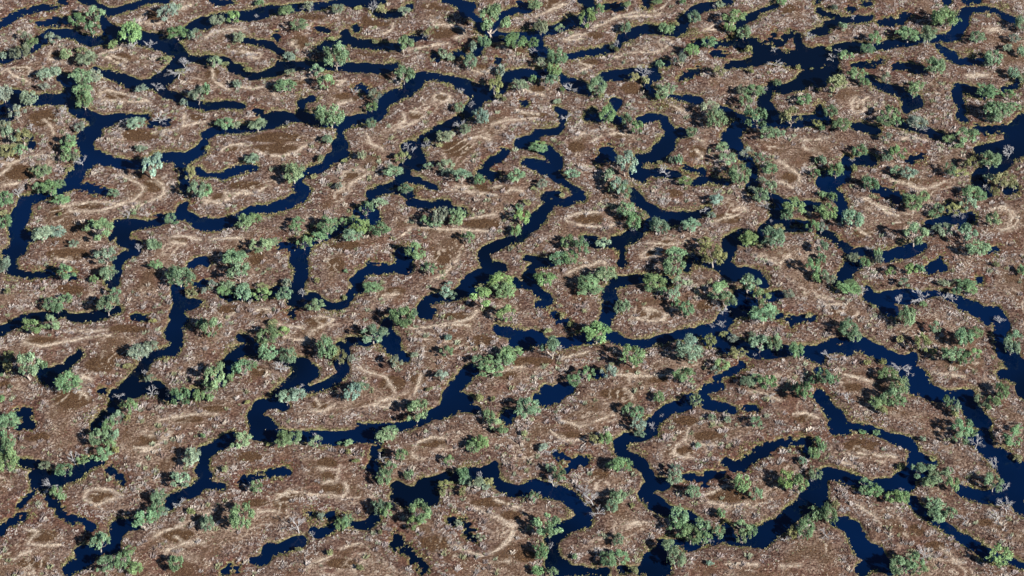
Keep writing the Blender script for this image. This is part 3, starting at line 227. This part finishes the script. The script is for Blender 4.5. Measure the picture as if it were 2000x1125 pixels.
def fields(x, y):
    """signed distance to the bank in metres (+ on land), bare trail 0..1, dry flat 0..1, at ground points"""
    u, v = to_px(x, y); mp = m_per_px(x, y)
    uc = np.clip(u, 0, 2000); vc = np.clip(v, 0, 1125)
    d = samp(sdw, uc, vc)*mp
    out = np.hypot(u-uc, v-vc)
    far = (np.abs(fb(x/1.4, y, 30, 40, 3))-0.11)*26
    k = ss(10, 90, out)
    d = d*(1-k)+far*k
    d = d - .75 + fb(x, y, 7.0, 3, 3)*1.0 + fb(x, y, 1.7, 9, 2)*0.5
    dg = samp(sdg, u, v)*mp                                       # shallow tussock-choked gullies, plus shadow streaks drawn as water
    d = np.minimum(d, dg - .85 + fb(x, y, 5.0, 203, 2)*.7 + fb(x, y, 1.5, 209, 2)*1.6)
    global damp; damp = ss(5.5, .5, dg + fb(x, y, 4, 215, 3)*2.5)
    t = samp(trl, u, v)
    t = np.maximum(ss(2.9, .8, t + fb(x, y, 1.2, 21, 3)*2.2), .36*ss(7, 2, t + fb(x, y, 1.5, 27, 3)*8)) * ss(-.95, -.25, fb(x, y, 6, 24, 2)) * ss(0.6, 2.5, d)
    p = ss(-.10, .08, samp(pat, u, v) + fb(x, y, 4, 31, 3)*.28) * ss(1.0, 3.0, d)
    p = np.maximum(p, ss(.0, .35, fb(x, y, 11, 55, 3))*ss(5.5, 8, d)*.7)
    band = np.sin(d*2.3+fb(x, y, 9, 155, 2)*7)                    # old dry strandlines, one inside the other
    p = np.maximum(p, ss(.1, .8, -band)*ss(5, 7, d)*ss(-.25, .2, fb(x, y, 13, 158, 2))*.6)
    t = np.maximum(t*.88, ss(.72, .98, band+fb(x, y, 1.5, 165, 2)*.5)*ss(4, 6, d)*ss(-.1, .3, fb(x, y, 10, 168, 2))*.62)
    return d, t, p
def height(x, y, d):
    h = np.interp(d, [-3, -1, -.25, 0, .3, 1.2, 4, 9], [-1.6, -.7, -.22, -.02, .2, .42, .6, .8])
    return h + ss(.3, 2, d)*(fb(x, y, 1.1, 71, 2)*.11 + fb(x, y, 12, 75, 2)*.15)
# ------------------------------------------------------------------ mesh + material helpers
def mesh_np(name, co, faces, mat=None, n=3, attrs=None, smooth=False):
    me = bpy.data.meshes.new(name)
    co = np.ascontiguousarray(co, np.float32); faces = np.ascontiguousarray(faces, np.int32)
    me.vertices.add(len(co)); me.vertices.foreach_set('co', co.ravel())
    F = len(faces); me.loops.add(F*n); me.loops.foreach_set('vertex_index', faces.ravel())
    me.polygons.add(F)
    me.polygons.foreach_set('loop_start', np.arange(F, dtype=np.int32)*n)
    try: me.polygons.foreach_set('loop_total', np.full(F, n, np.int32))
    except Exception: pass
    me.update(calc_edges=True)
    me.polygons.foreach_set('use_smooth', np.full(F, smooth))
    for k, a in (attrs or {}).items():
        at = me.color_attributes.new(k, 'FLOAT_COLOR', 'POINT')
        a = np.c_[a, np.ones((len(a), 4-a.shape[1]))] if a.shape[1] < 4 else a
        at.data.foreach_set('color', np.ascontiguousarray(a, np.float32).ravel())
    if mat: me.materials.append(mat)
    return me
def obj(name, me, parent=None):
    o = bpy.data.objects.new(name, me); C.objects.link(o)
    if parent: o.parent = parent
    return o
def material(name):
    m = bpy.data.materials.new(name); m.use_nodes = True
    N = m.node_tree.nodes; N.clear()
    return m, N, m.node_tree.links
def node(N, t, **kw):
    n = N.new(t)
    for k, v in kw.items(): setattr(n, k, v)
    return n
def mixc(N, L, f, a, b, mode='MIX'):
    n = N.new('ShaderNodeMix'); n.data_type = 'RGBA'; n.blend_type = mode
    for s, val in ((n.inputs[0], f), (n.inputs[6], a), (n.inputs[7], b)):
        if isinstance(val, (int, float)): s.default_value = val
        elif isinstance(val, tuple): s.default_value = (*val, 1)
        else: L.new(val, s)
    return n.outputs[2]
def ramp(N, L, src, pts):
    r = N.new('ShaderNodeValToRGB'); e = r.color_ramp.elements
    while len(e) < len(pts): e.new(.5)
    for k, (p, c) in enumerate(pts):
        e[k].position = p; e[k].color = (*c, 1) if isinstance(c, tuple) else (c, c, c, 1)
    L.new(src, r.inputs[0]); return r.outputs[0]
def noise(N, L, vec, scale, det=3, rough=.6):
    n = N.new('ShaderNodeTexNoise'); n.inputs['Scale'].default_value = scale
    n.inputs['Detail'].default_value = det; n.inputs['Roughness'].default_value = rough
    L.new(vec, n.inputs['Vector']); return n.outputs['Fac']
# ground
gm, N, L = material('floodplain_earth')
tc = node(N, 'ShaderNodeTexCoord').outputs['Object']
zo = node(N, 'ShaderNodeVertexColor', layer_name='zones')
sx = node(N, 'ShaderNodeSeparateColor'); L.new(zo.outputs[0], sx.inputs[0])
trail, flat, dist = sx.outputs[0], sx.outputs[1], sx.outputs[2]
n_f = noise(N, L, tc, 1.15, 4, .7); n_m = noise(N, L, tc, .32, 3, .6); n_l = noise(N, L, tc, .055, 3, .55); n_s = noise(N, L, tc, 2.6, 2, .6)
base = ramp(N, L, n_f, [(.34, (.040, .021, .018)), (.45, (.105, .063, .046)), (.54, (.215, .145, .108)), (.66, (.41, .315, .245))])
red = ramp(N, L, n_f, [(.36, (.042, .018, .016)), (.5, (.10, .045, .034)), (.66, (.24, .13, .09))])
base = mixc(N, L, ramp(N, L, n_l, [(.50, 0.0), (.60, .8)]), base, red)
n_x = noise(N, L, tc, .09, 4, .6)
base = mixc(N, L, ramp(N, L, n_x, [(.56, 0.0), (.70, .35)]), base, (.36, .275, .215))
bank_shade = ramp(N, L, n_f, [(.38, (.026, .013, .012)), (.52, (.105, .062, .049)), (.66, (.28, .205, .165))])  # dark maroon near-bank earth, with shade among the tussocks painted in
base = mixc(N, L, ramp(N, L, dist, [(.13, .85), (.30, .65), (.46, 0.0)]), base, bank_shade)
base = mixc(N, L, ramp(N, L, n_m, [(.56, 0.0), (.70, .5)]), base, (.30, .215, .155))
fl = ramp(N, L, n_s, [(.36, (.036, .018, .010)), (.52, (.088, .048, .026)), (.66, (.18, .112, .064))])
base = mixc(N, L, zo.outputs[1], base, red)
rust = ramp(N, L, n_s, [(.38, (.075, .034, .020)), (.52, (.16, .085, .050)), (.66, (.27, .165, .105))])
base = mixc(N, L, ramp(N, L, noise(N, L, tc, .13, 3, .6), [(.48, 0.0), (.64, .4)]), base, rust)
base = mixc(N, L, flat, base, fl)
tr = ramp(N, L, n_s, [(.36, (.17, .11, .075)), (.48, (.54, .44, .34)), (.60, (.74, .63, .51))])
base = mixc(N, L, trail, base, tr)
rim = ramp(N, L, n_f, [(.38, (.03, .034, .010)), (.5, (.15, .155, .055)), (.62, (.35, .33, .16))])
rf = node(N, 'ShaderNodeMath', operation='MULTIPLY'); L.new(ramp(N, L, dist, [(.105, 1.0), (.150, 0.0)]), rf.inputs[0])
L.new(ramp(N, L, noise(N, L, tc, .22, 3, .6), [(.40, .1), (.60, .9)]), rf.inputs[1])
base = mixc(N, L, rf.outputs[0], base, rim)
base = mixc(N, L, ramp(N, L, dist, [(.090, 1.0), (.104, 0.0)]), base, (.016, .018, .010))
bs = node(N, 'ShaderNodeBsdfPrincipled'); L.new(base, bs.inputs['Base Color']); bs.inputs['Roughness'].default_value = .95
bs.inputs['Specular IOR Level'].default_value = .1
bp = node(N, 'ShaderNodeBump'); bp.inputs['Strength'].default_value = 1.0; bp.inputs['Distance'].default_value = .5
L.new(n_f, bp.inputs['Height']); L.new(bp.outputs[0], bs.inputs['Normal'])
L.new(bs.outputs[0], node(N, 'ShaderNodeOutputMaterial').inputs[0])
# water
wm, N, L = material('dark_river_water')
tc = node(N, 'ShaderNodeTexCoord').outputs['Object']
bs = node(N, 'ShaderNodeBsdfPrincipled')
L.new(ramp(N, L, noise(N, L, tc, .009, 3), [(.40, (.0003, .0030, .0125)), (.60, (.0004, .0076, .037))]), bs.inputs['Base Color'])
bs.inputs['Roughness'].default_value = .08; bs.inputs['IOR'].default_value = 1.33
bp = node(N, 'ShaderNodeBump'); bp.inputs['Strength'].default_value = .12; bp.inputs['Distance'].default_value = .05
L.new(noise(N, L, tc, 1.5, 3), bp.inputs['Height']); L.new(bp.outputs[0], bs.inputs['Normal'])
L.new(bs.outputs[0], node(N, 'ShaderNodeOutputMaterial').inputs[0])
# tinted plant stuff (own colour per tuft)
def tuft_mat(name, trans=0.0):
    m, N, L = material(name)
    vc = node(N, 'ShaderNodeVertexColor', layer_name='tint')
    d = node(N, 'ShaderNodeBsdfDiffuse'); L.new(vc.outputs[0], d.inputs[0]); out = node(N, 'ShaderNodeOutputMaterial')
    if trans:
        t = node(N, 'ShaderNodeBsdfTranslucent'); L.new(vc.outputs[0], t.inputs[0])
        mx = node(N, 'ShaderNodeMixShader'); mx.inputs[0].default_value = trans
        L.new(d.outputs[0], mx.inputs[1]); L.new(t.outputs[0], mx.inputs[2]); L.new(mx.outputs[0], out.inputs[0])
    else: L.new(d.outputs[0], out.inputs[0])
    return m
tussock_m = tuft_mat('dry_grass'); reed_m = tuft_mat('bank_sedge'); scrub_m = tuft_mat('twiggy_scrub')
# leaves: the tree's own colour, varied leaf by leaf
lm, N, L = material('eucalypt_leaves')
oi = node(N, 'ShaderNodeObjectInfo'); vc = node(N, 'ShaderNodeVertexColor', layer_name='tint')
col = mixc(N, L, 1.0, oi.outputs['Color'], vc.outputs[0], 'MULTIPLY')
d = node(N, 'ShaderNodeBsdfPrincipled'); L.new(col, d.inputs['Base Color']); d.inputs['Roughness'].default_value = .6
d.inputs['Specular IOR Level'].default_value = .25
t = node(N, 'ShaderNodeBsdfTranslucent'); L.new(col, t.inputs[0])
mx = node(N, 'ShaderNodeMixShader'); mx.inputs[0].default_value = .2
L.new(d.outputs[0], mx.inputs[1]); L.new(t.outputs[0], mx.inputs[2]); L.new(mx.outputs[0], node(N, 'ShaderNodeOutputMaterial').inputs[0])
def plain(name, c0, c1, scale=1.5):
    m, N, L = material(name)
    tc = node(N, 'ShaderNodeTexCoord').outputs['Object']
    bs = node(N, 'ShaderNodeBsdfPrincipled'); bs.inputs['Roughness'].default_value = .85
    L.new(ramp(N, L, noise(N, L, tc, scale), [(.35, c0), (.65, c1)]), bs.inputs['Base Color'])
    L.new(bs.outputs[0], node(N, 'ShaderNodeOutputMaterial').inputs[0]); return m
bark_m = plain('pale_gum_bark', (.22, .18, .15), (.55, .49, .43), 6)
dead_m = plain('bleached_wood', (.31, .305, .31), (.54, .53, .535), 5)
# ------------------------------------------------------------------ ground sheet and water
def axis(a, b, step, far=6000):
    core = np.arange(a, b, step); ext = []; s = step; p = b
    while p < far: s *= 1.35; p += s; ext.append(p)
    lo = [a-(e-b) for e in ext][::-1]
    return np.r_[lo, core, ext]
xs = axis(-262, 262, .52); ys = axis(-182, 240, .52)
X, Y = np.meshgrid(xs, ys); d, t, p = fields(X, Y); dmp = damp
d = np.where((np.abs(X) > 400) | (np.abs(Y) > 400), np.maximum(d, -2), d)
Z = height(X, Y, d)
co = np.stack([X, Y, Z], -1).reshape(-1, 3)
nx, ny = len(xs), len(ys)
I = (np.arange(ny-1)[:, None]*nx + np.arange(nx-1)[None]).ravel()
zones = np.stack([t, p, np.clip((d+2)/20, 0, 1), dmp], -1).reshape(-1, 4)
g = obj('ground', mesh_np('ground', co, np.stack([I, I+1, I+nx+1, I+nx], -1), gm, 4, {'zones': zones}, True)); g['kind'] = 'structure'
g['label'] = 'dry brown floodplain islands'
wv = np.array([[-6500, -6500, 0], [6500, -6500, 0], [6500, 6500, 0], [-6500, 6500, 0]], float)
wo = obj('water', mesh_np('water', wv, np.array([[0, 1, 2, 3]]), wm, 4)); wo['kind'] = 'structure'
print('ground', time.time()-T0)
# ------------------------------------------------------------------ uncountable ground cover
rs = np.random.RandomState(11)
def scatter(n, fn):
    """n candidate points over the surveyed plain, kept with probability fn(x, y, d, t, p)"""
    x = rs.uniform(-262, 262, n); y = rs.uniform(-180, 238, n)
    u, v = to_px(x, y); k = (u > -170) & (u < 2170) & (v > -100) & (v < 1250); x, y = x[k], y[k]
    d, t, p = fields(x, y)
    k = rs.rand(len(x)) < fn(x, y, d, t, p); x, y, d, t, p = x[k], y[k], d[k], t[k], p[k]
    return x, y, height(x, y, d), d, t, p
def cones(name, x, y, z, r, h, col, mat, sides=5, dome=False, jit=.35):
    n = len(x); a = rs.rand(n)[:, None]*6.28 + np.arange(sides)[None]*6.2832/sides
    rr = r[:, None]*(1+jit*rs.uniform(-1, 1, (n, sides)))
    ring = np.stack([x[:, None]+rr*np.cos(a), y[:, None]+rr*np.sin(a), np.repeat((z-.08)[:, None], sides, 1)], -1)
    lean = r*.5
    top = np.stack([x+rs.uniform(-1, 1, n)*lean, y+rs.uniform(-1, 1, n)*lean, z+h], -1)[:, None]
    k = np.arange(sides); k1 = (k+1) % sides
    if dome:
        r2 = rr*(.78+.25*rs.rand(n, sides))
        mid = np.stack([x[:, None]+r2*np.cos(a+.5), y[:, None]+r2*np.sin(a+.5), z[:, None]+h[:, None]*(.5+.3*rs.rand(n, sides))], -1)
        V = np.concatenate([ring, mid, top], 1); m = 2*sides+1
        f = np.concatenate([np.stack([k, k1, k+sides], -1), np.stack([k1, k1+sides, k+sides], -1), np.stack([k+sides, k1+sides, k*0+2*sides], -1)])
    else:
        V = np.concatenate([ring, top], 1); m = sides+1
        f = np.stack([k, k1, k*0+sides], -1)
    F = (f[None]+(np.arange(n)*m)[:, None, None]).reshape(-1, 3)
    colv = np.repeat(col[:, None], m, 1)
    if not dome: colv = colv.copy(); colv[:, :-1] *= .8
    o = obj(name, mesh_np(name, V.reshape(-1, 3), F, mat, 3, {'tint': colv.reshape(-1, 3)})); o['kind'] = 'stuff'
    return o
def pick(pal, wts, n):
    pal = np.array(pal); c = pal[rs.choice(len(pal), n, p=np.array(wts)/sum(wts))]
    return c*rs.uniform(.75, 1.25, (n, 1))
def tufts(name, x, y, z, r, h, col, mat, blades=6, wd=.34, tipgain=1.25):
    n = len(x); B = blades
    a = rs.rand(n, B)*6.283; q = np.sqrt(rs.rand(n, B))*.55*r[:, None]
    bx = x[:, None]+q*np.cos(a); by = y[:, None]+q*np.sin(a)
    c = rs.rand(n, B)*3.1416; ww = r[:, None]*wd*rs.uniform(.6, 1.3, (n, B))
    o_ = rs.uniform(.0, .8, (n, B))*r[:, None]; lx = .45*h[:, None]; ly = .35*h[:, None]
    hh = h[:, None]*rs.uniform(.5, 1.15, (n, B))
    zz = np.repeat((z-.06)[:, None], B, 1)
    V = np.stack([np.stack([bx+ww*np.cos(c), by+ww*np.sin(c), zz], -1), np.stack([bx-ww*np.cos(c), by-ww*np.sin(c), zz], -1),
                  np.stack([bx+lx+o_*np.cos(a)+ww*.5*np.cos(c), by+ly+o_*np.sin(a)+ww*.5*np.sin(c), zz+hh], -1),
                  np.stack([bx+lx+o_*np.cos(a)-ww*.5*np.cos(c), by+ly+o_*np.sin(a)-ww*.5*np.sin(c), zz+hh*.85], -1)], 2)
    F = np.arange(n*B*4).reshape(-1, 4)[:, [0, 1, 3, 2]]
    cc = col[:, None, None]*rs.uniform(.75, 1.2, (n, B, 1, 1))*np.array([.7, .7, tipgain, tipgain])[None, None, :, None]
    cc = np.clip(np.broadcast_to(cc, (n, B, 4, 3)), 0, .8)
    o = obj(name, mesh_np(name, V.reshape(-1, 3), F, mat, 4, {'tint': cc.reshape(-1, 3)})); o['kind'] = 'stuff'
    return o
# pale and brown tussocks
x, y, z, d, t, p = scatter(600000, lambda x, y, d, t, p: ss(.5, 1.6, d)*(1-.93*p)*(1-.92*ss(.2, .7, t))*np.clip(.45+1.0*fb(x, y, 3.5, 90, 3), .06, 1))
n = len(x); near = ss(9, 3.5, d); big = ss(-.1, .5, fb(x, y, 3.0, 197, 2))*near
r = rs.uniform(.17, .36, n)*(1+.3*near+.9*big*rs.rand(n)); h = r*rs.uniform(.7, 1.3, n)
cl = np.clip(.5+1.5*fb(x, y, 3.2, 193, 2)+.5*fb(x, y, 20, 93, 2), 0, 1)[:, None]       # clump by clump: pale or dark
grey = near[:, None]*rs.uniform(.5, 1, (n, 1))
pale_c = np.array([.47, .385, .305])*(1-grey)+np.array([.44, .40, .385])*grey
dark_c = np.array([.135, .078, .046])*(1-grey)+np.array([.070, .036, .032])*grey
mixv = np.clip(cl+rs.normal(0, .18, (n, 1)), 0, 1)
col = (pale_c*mixv+dark_c*(1-mixv))*rs.uniform(.82, 1.2, (n, 1))
gr = rs.rand(n) < .05; col[gr] = np.array([.27, .28, .17])*rs.uniform(.8, 1.2, (gr.sum(), 1))
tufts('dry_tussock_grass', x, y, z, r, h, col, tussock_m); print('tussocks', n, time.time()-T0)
# short brown grass of the flats
x, y, z, d, t, p = scatter(240000, lambda x, y, d, t, p: p*.6*(1-t))
n = len(x); r = rs.uniform(.14, .34, n); h = r*rs.uniform(.8, 1.7, n)
tufts('brown_grass', x, y, z, r, h, pick([(.105, .058, .028), (.16, .096, .048), (.26, .17, .10), (.055, .030, .016)], [3, 3, 1.2, 2.4], n), tussock_m, 4); print('flats', n)
# pale dead grass on the rings and pads
x, y, z, d, t, p = scatter(420000, lambda x, y, d, t, p: ss(.25, .8, t))
n = len(x); r = rs.uniform(.16, .36, n); h = r*rs.uniform(.6, 1.2, n)
tufts('bleached_dead_grass', x, y, z, r, h, pick([(.62, .52, .41), (.50, .40, .30), (.36, .26, .18), (.70, .61, .50)], [3, 2.4, 1.5, 1.6], n), tussock_m, 4); print('pads', n)
# sedge along the banks
x, y, z, d, t, p = scatter(900000, lambda x, y, d, t, p: ss(-.7, -.1, d)*ss(1.5, .2, d-3.2*np.maximum(0, fb(x, y, 11, 295, 2)))*(.30+1.5*fb(x, y, 5, 95, 2)).clip(.03, 1))
n = len(x); r = rs.uniform(.16, .4, n); h = rs.uniform(.2, .6, n); z = np.maximum(z, -.03)
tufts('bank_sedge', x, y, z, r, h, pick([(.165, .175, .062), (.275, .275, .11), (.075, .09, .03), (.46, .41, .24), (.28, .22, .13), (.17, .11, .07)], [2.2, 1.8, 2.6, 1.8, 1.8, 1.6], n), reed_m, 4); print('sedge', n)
# grey twiggy scrub
x, y, z, d, t, p = scatter(34000, lambda x, y, d, t, p: ss(1.0, 2.5, d)*(1-.93*p)*(1-t)*np.clip(.28+1.6*fb(x, y, 14, 99, 3), .03, 1))
n = len(x); r = rs.uniform(.6, 1.25, n); h = r*rs.uniform(.8, 1.3, n)
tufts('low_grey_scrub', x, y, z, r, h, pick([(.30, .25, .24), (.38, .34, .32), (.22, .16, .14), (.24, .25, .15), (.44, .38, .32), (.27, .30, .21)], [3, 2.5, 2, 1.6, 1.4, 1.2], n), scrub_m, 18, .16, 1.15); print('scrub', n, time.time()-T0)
# ------------------------------------------------------------------ trees: prototypes (width 1), then copies
def tube(P, R, sides=6):
    P = np.array(P, float); V = []; F = []
    for i, (q, rad) in enumerate(zip(P, R)):
        tdir = P[min(i+1, len(P)-1)]-P[max(i-1, 0)]; tdir /= np.linalg.norm(tdir)+1e-9
        a = np.cross(tdir, [0.3, .9, .1]); a /= np.linalg.norm(a); b = np.cross(tdir, a)
        for k in range(sides):
            th = 6.2832*k/sides; V.append(q+rad*(a*math.cos(th)+b*math.sin(th)))
    for i in range(len(P)-1):
        for k in range(sides):
            k1 = (k+1) % sides; F.append((i*sides+k, i*sides+k1, (i+1)*sides+k1, (i+1)*sides+k))
    return np.array(V), np.array(F)
class Tubes:
    def __init__(s): s.V = []; s.F = []; s.n = 0
    def add(s, P, R, sides=6):
        v, f = tube(P, R, sides); s.V.append(v); s.F.append(f+s.n); s.n += len(v)
    def mesh(s, name, mat): return mesh_np(name, np.vstack(s.V), np.vstack(s.F), mat, 4, None, True)
def bend(a, b, r, k=4, w=.06):
    a = np.array(a, float); b = np.array(b, float); L = np.linalg.norm(b-a)
    return [a+(b-a)*i/k + (r.normal(0, w*L, 3) if 0 < i < k else 0) for i in range(k+1)]
def live_proto(seed, nl, zlo, zhi, lr, leaves, leaf, ecc=1.0, trunk=.028, hole=0.0):
    r = np.random.RandomState(seed); lobes = []
    while len(lobes) < nl:
        a = r.rand()*6.283; q = math.sqrt(r.rand())*.5; rad = r.uniform(*lr)
        q = min(q, .5-rad*.85); c = np.array([q*math.cos(a), q*math.sin(a)*ecc, 0])
        c[2] = zlo+(zhi-zlo)*(1-(q/.5)**2*r.uniform(.5, 1))*r.uniform(.65, 1)
        if all(np.linalg.norm((c-k[0])) > hole*(rad+k[1]) for k in lobes) or r.rand() < .04: lobes.append((c, rad, r.uniform(.72, 1.28)))
    VV_, TT = [], []
    tot = sum(k[1]**2 for k in lobes)
    for c, rad, tone in lobes:
        m = int(leaves*rad**2/tot)
        # each lobe is itself a bunch of small sprays
        sprays = r.normal(0, 1, (max(6, m//26), 3)); sprays /= np.linalg.norm(sprays, axis=1)[:, None]
        sprays[:, 2] = np.where(sprays[:, 2] < -.35, -sprays[:, 2], sprays[:, 2])
        sprays *= (rad*r.uniform(.5, 1.15, len(sprays)))[:, None]; sprays[:, 2] *= .8
        stn = r.uniform(.78, 1.25, len(sprays)); idx = r.randint(len(sprays), size=m)
        P = c+sprays[idx]+r.normal(0, rad*.15, (m, 3))
        nrm = sprays[idx]/rad*.9+r.normal(0, .55, (m, 3))+[0, 0, .25]; nrm /= np.linalg.norm(nrm, axis=1)[:, None]
        a = np.cross(nrm, r.normal(0, 1, (m, 3))); a /= np.linalg.norm(a, axis=1)[:, None]; b = np.cross(nrm, a)
        s1 = leaf*r.uniform(.6, 1.3, (m, 1)); s2 = s1*r.uniform(.4, .75, (m, 1))
        VV_.append(np.stack([P-a*s1, P-b*s2, P+a*s1, P+b*s2], 1))
        tn = (tone*stn[idx]*r.uniform(.7, 1.3, m))[:, None]
        warm = r.uniform(-.09, .12, (m, 1))
        TT.append(np.repeat((tn*np.c_[1+warm, np.ones((m, 1)), 1-warm])[:, None], 4, 1))
    V = np.concatenate(VV_).reshape(-1, 3); T = np.concatenate(TT).reshape(-1, 3)
    crown = mesh_np('crown', V, np.arange(len(V)).reshape(-1, 4), lm, 4, {'tint': T})
    tb = Tubes(); fork = np.array([r.normal(0, .03), r.normal(0, .03), zlo*.55])
    tb.add([(0, 0, -.12), (0, 0, 0), fork*.5+r.normal(0, .008, 3), fork], [trunk*1.5, trunk*1.25, trunk, trunk*.85], 7)
    for c, rad, _ in lobes:
        tb.add(bend(fork, c+[0, 0, rad*.15], r, 4, .07), np.linspace(trunk*.6, trunk*.16, 5), 5)
    zs = V[:, 2]; lo, hi = np.percentile(zs, 3), np.percentile(zs, 98)
    sy = np.percentile(V[:, 1], 98)-np.percentile(V[:, 1], 2); sx_ = np.percentile(V[:, 0], 98)-np.percentile(V[:, 0], 2)
    return dict(crown=crown, trunk=tb.mesh('trunk', bark_m), zc=(lo+hi)/2, hz=(hi-lo), sx=sx_, sy=sy)
protos = []
for s in range(10):   # full bushy crowns
    protos.append(('full', live_proto(100+s, 11+s % 5, .22, .58, (.10, .20), 5400, .022, (1, .75, .9)[s % 3], .026, .92)))
for s in range(8):    # open crowns on visible limbs
    protos.append(('open', live_proto(200+s, 7+s % 4, .32, .62, (.11, .18), 4000, .024, 1.0, .026, .95)))
for s in range(7):    # thin, straggling crowns
    protos.append(('open' if s % 2 else 'full', live_proto(250+s, 6+s % 4, .20, .60, (.08, .17), 3600, .022, .6, .024, 1.1)))
shrubs = [live_proto(300+s, 5+s % 3, .22, .45, (.17, .25), 1500, .045, 1.0, .02, .5) for s in range(6)]
def dead_proto(seed):
    r = np.random.RandomState(seed); tr_ = Tubes(); br = Tubes()
    lean = r.normal(0, .07, 2); fork = np.array([lean[0], lean[1], r.uniform(.14, .3)])
    tr_.add([(0, 0, -.12), (0, 0, 0), fork*.5, fork], [.028, .025, .022, .019], 7)
    def grow(p, dr, ln, rad, lv):
        q = p+dr*ln; br.add(bend(p, q, r, 3, .09), np.linspace(rad, rad*.55, 4), 5)
        if lv == 0: return
        for k in range(r.randint(2, 5)):
            d2 = dr+r.normal(0, .42, 3); d2[2] = d2[2]*.8+.12; d2 /= np.linalg.norm(d2)
            grow(p+(q-p)*r.uniform(.55, 1), d2, ln*r.uniform(.55, .9), rad*.68, lv-1)
    n = r.randint(4, 6); a0 = r.rand()*6.28
    for k in range(n):
        a = a0+6.283*k/n+r.normal(0, .3); e = r.uniform(.35, 1.1)
        grow(fork, np.array([math.cos(a)*math.cos(e), math.sin(a)*math.cos(e), math.sin(e)]), r.uniform(.19, .30), .0125, 3)
    return dict(trunk=tr_.mesh('trunk', dead_m), branches=br.mesh('branches', dead_m))
deads = [dead_proto(400+s) for s in range(9)]
TINT = dict(b=(.215, .275, .205), c=(.20, .30, .185), t=(.255, .365, .275), g=(.175, .285, .150), v=(.205, .325, .140), y=(.24, .265, .13))
TONE = dict(b='grey-green', c='dull-green', t='pale-blue-green', g='green', v='bright-green', y='olive')
rnd = random.Random(5)
used = set()
def setting(x, y):
    d = float(fields(np.array([x]), np.array([y]))[0][0])
    return ('in the water' if d < -.6 else 'on the bank' if d < 2.2 else 'near the bank' if d < 6 else 'on dry ground'), d
def where(u, v, x, y):
    s, d = setting(x, y)
    return s, d, '%d%% across and %d%% down' % (round(min(max(u, 0), 2000)/20), round(min(max(v, 0), 1125)/11.25))
def label(o, a, s, pos, u, v):
    txt = '%s %s, %s' % (a, s, pos)
    if txt in used:
        txt = '%s %s, %.1f%% across and %.1f%% down' % (a, s, u/20, v/11.25)
    used.add(txt); o['label'] = txt
def ground_z(x, y, d): return float(height(np.array([x]), np.array([y]), np.array([d]))[0])
def size_word(w_, h_, kinds):
    k = w_*h_
    a = 'large' if k > 1500 else 'medium' if k > 750 else 'small'
    f = 'broad' if w_ > 1.5*h_ else 'tall' if h_ > 1.2*w_ else kinds
    return a+' '+f
n_live = 0
for i, (u, v, pw, ph, tint) in enumerate(trees_in):
    small = pw*K < 88
    rr_ = rnd.random()
    pr = rnd.choice(shrubs) if small and pw*K < 72 else rnd.choice([q for q in protos if q[0] == ('open' if (tint in 'y' or rr_ < .33) else 'full')])[1]
    x0, y0 = ray_ground(u, v, 2.5); mp = float(m_per_px(x0, y0))
    W = pw*mp; rho = (ph/pw)/math.hypot(pr['hz']*cp, pr['sy']*sp)*pr['sx']
    k = min(max(rho, .62), 1.7)
    sxy = W/pr['sx']*.92; kz = k; ky = k
    if k > 1.25: kz = 1.25+(k-1.25)*.6
    zc = pr['zc']*sxy*kz
    x, y = map(float, ray_ground(u, v, zc+.4))
    s, d, pos = where(u, v, x, y)
    z = max(ground_z(x, y, d), -.15)
    name = 'shrub' if small else ('gum_tree' if tint in 'gv' else 'coolibah_tree')
    root = bpy.data.objects.new(name, None); C.objects.link(root); root.empty_display_size = 1
    root.location = (x, y, z)
    rot = rnd.random()*6.283 if .78 < k < 1.28 else rnd.choice((0, math.pi))+rnd.uniform(-.25, .25)
    root.rotation_euler = (0, 0, rot); root.scale = (sxy, sxy*ky, sxy*kz)
    c = obj('foliage' if small else 'crown', pr['crown'], root); obj('stem' if small else 'trunk', pr['trunk'], root)
    f = rnd.uniform(.88, 1.3); T_ = TINT[tint]
    c.color = (T_[0]*f*rnd.uniform(.92, 1.1), T_[1]*f, T_[2]*f*rnd.uniform(.88, 1.12), 1)
    if small:
        root['category'] = 'shrub'; root['group'] = 'shrubs scattered over the islands and banks'
        label(root, size_word(pw, ph, 'round')+' %s shrub' % TONE[tint], s, pos, u, v)
    else:
        root['category'] = 'tree'; root['group'] = 'leafy gum trees along the waterways' if name == 'gum_tree' else 'grey-green coolibah trees along the waterways'
        label(root, size_word(pw, ph, 'spreading')+' %s %s' % (TONE[tint], 'gum tree' if name == 'gum_tree' else 'coolibah'), s, pos, u, v)
    n_live += 1
for i, (u, v, pw, ph) in enumerate(dead_in):
    pr = rnd.choice(deads); x, y = map(float, ray_ground(u, v+ph*.35, 0)); mp = float(m_per_px(x, y))
    s, d, pos = where(u, v, x, y); z = max(ground_z(x, y, d), -.15)
    root = bpy.data.objects.new('dead_tree', None); C.objects.link(root); root.location = (x, y, z)
    sc = pw*mp*1.28; root.scale = (sc, sc, sc*min(max(ph/pw, .5), 1.3)*.95)
    root.rotation_euler = (rnd.uniform(-.15, .15), rnd.uniform(-.15, .15), rnd.random()*6.283)
    obj('trunk', pr['trunk'], root); obj('branches', pr['branches'], root)
    root['category'] = 'dead tree'; root['group'] = 'bleached dead trees along the waterways'
    label(root, ('large' if pw*ph > 550 else 'small')+' bleached leafless dead tree', s, pos, u, v)
print('trees', n_live, time.time()-T0)
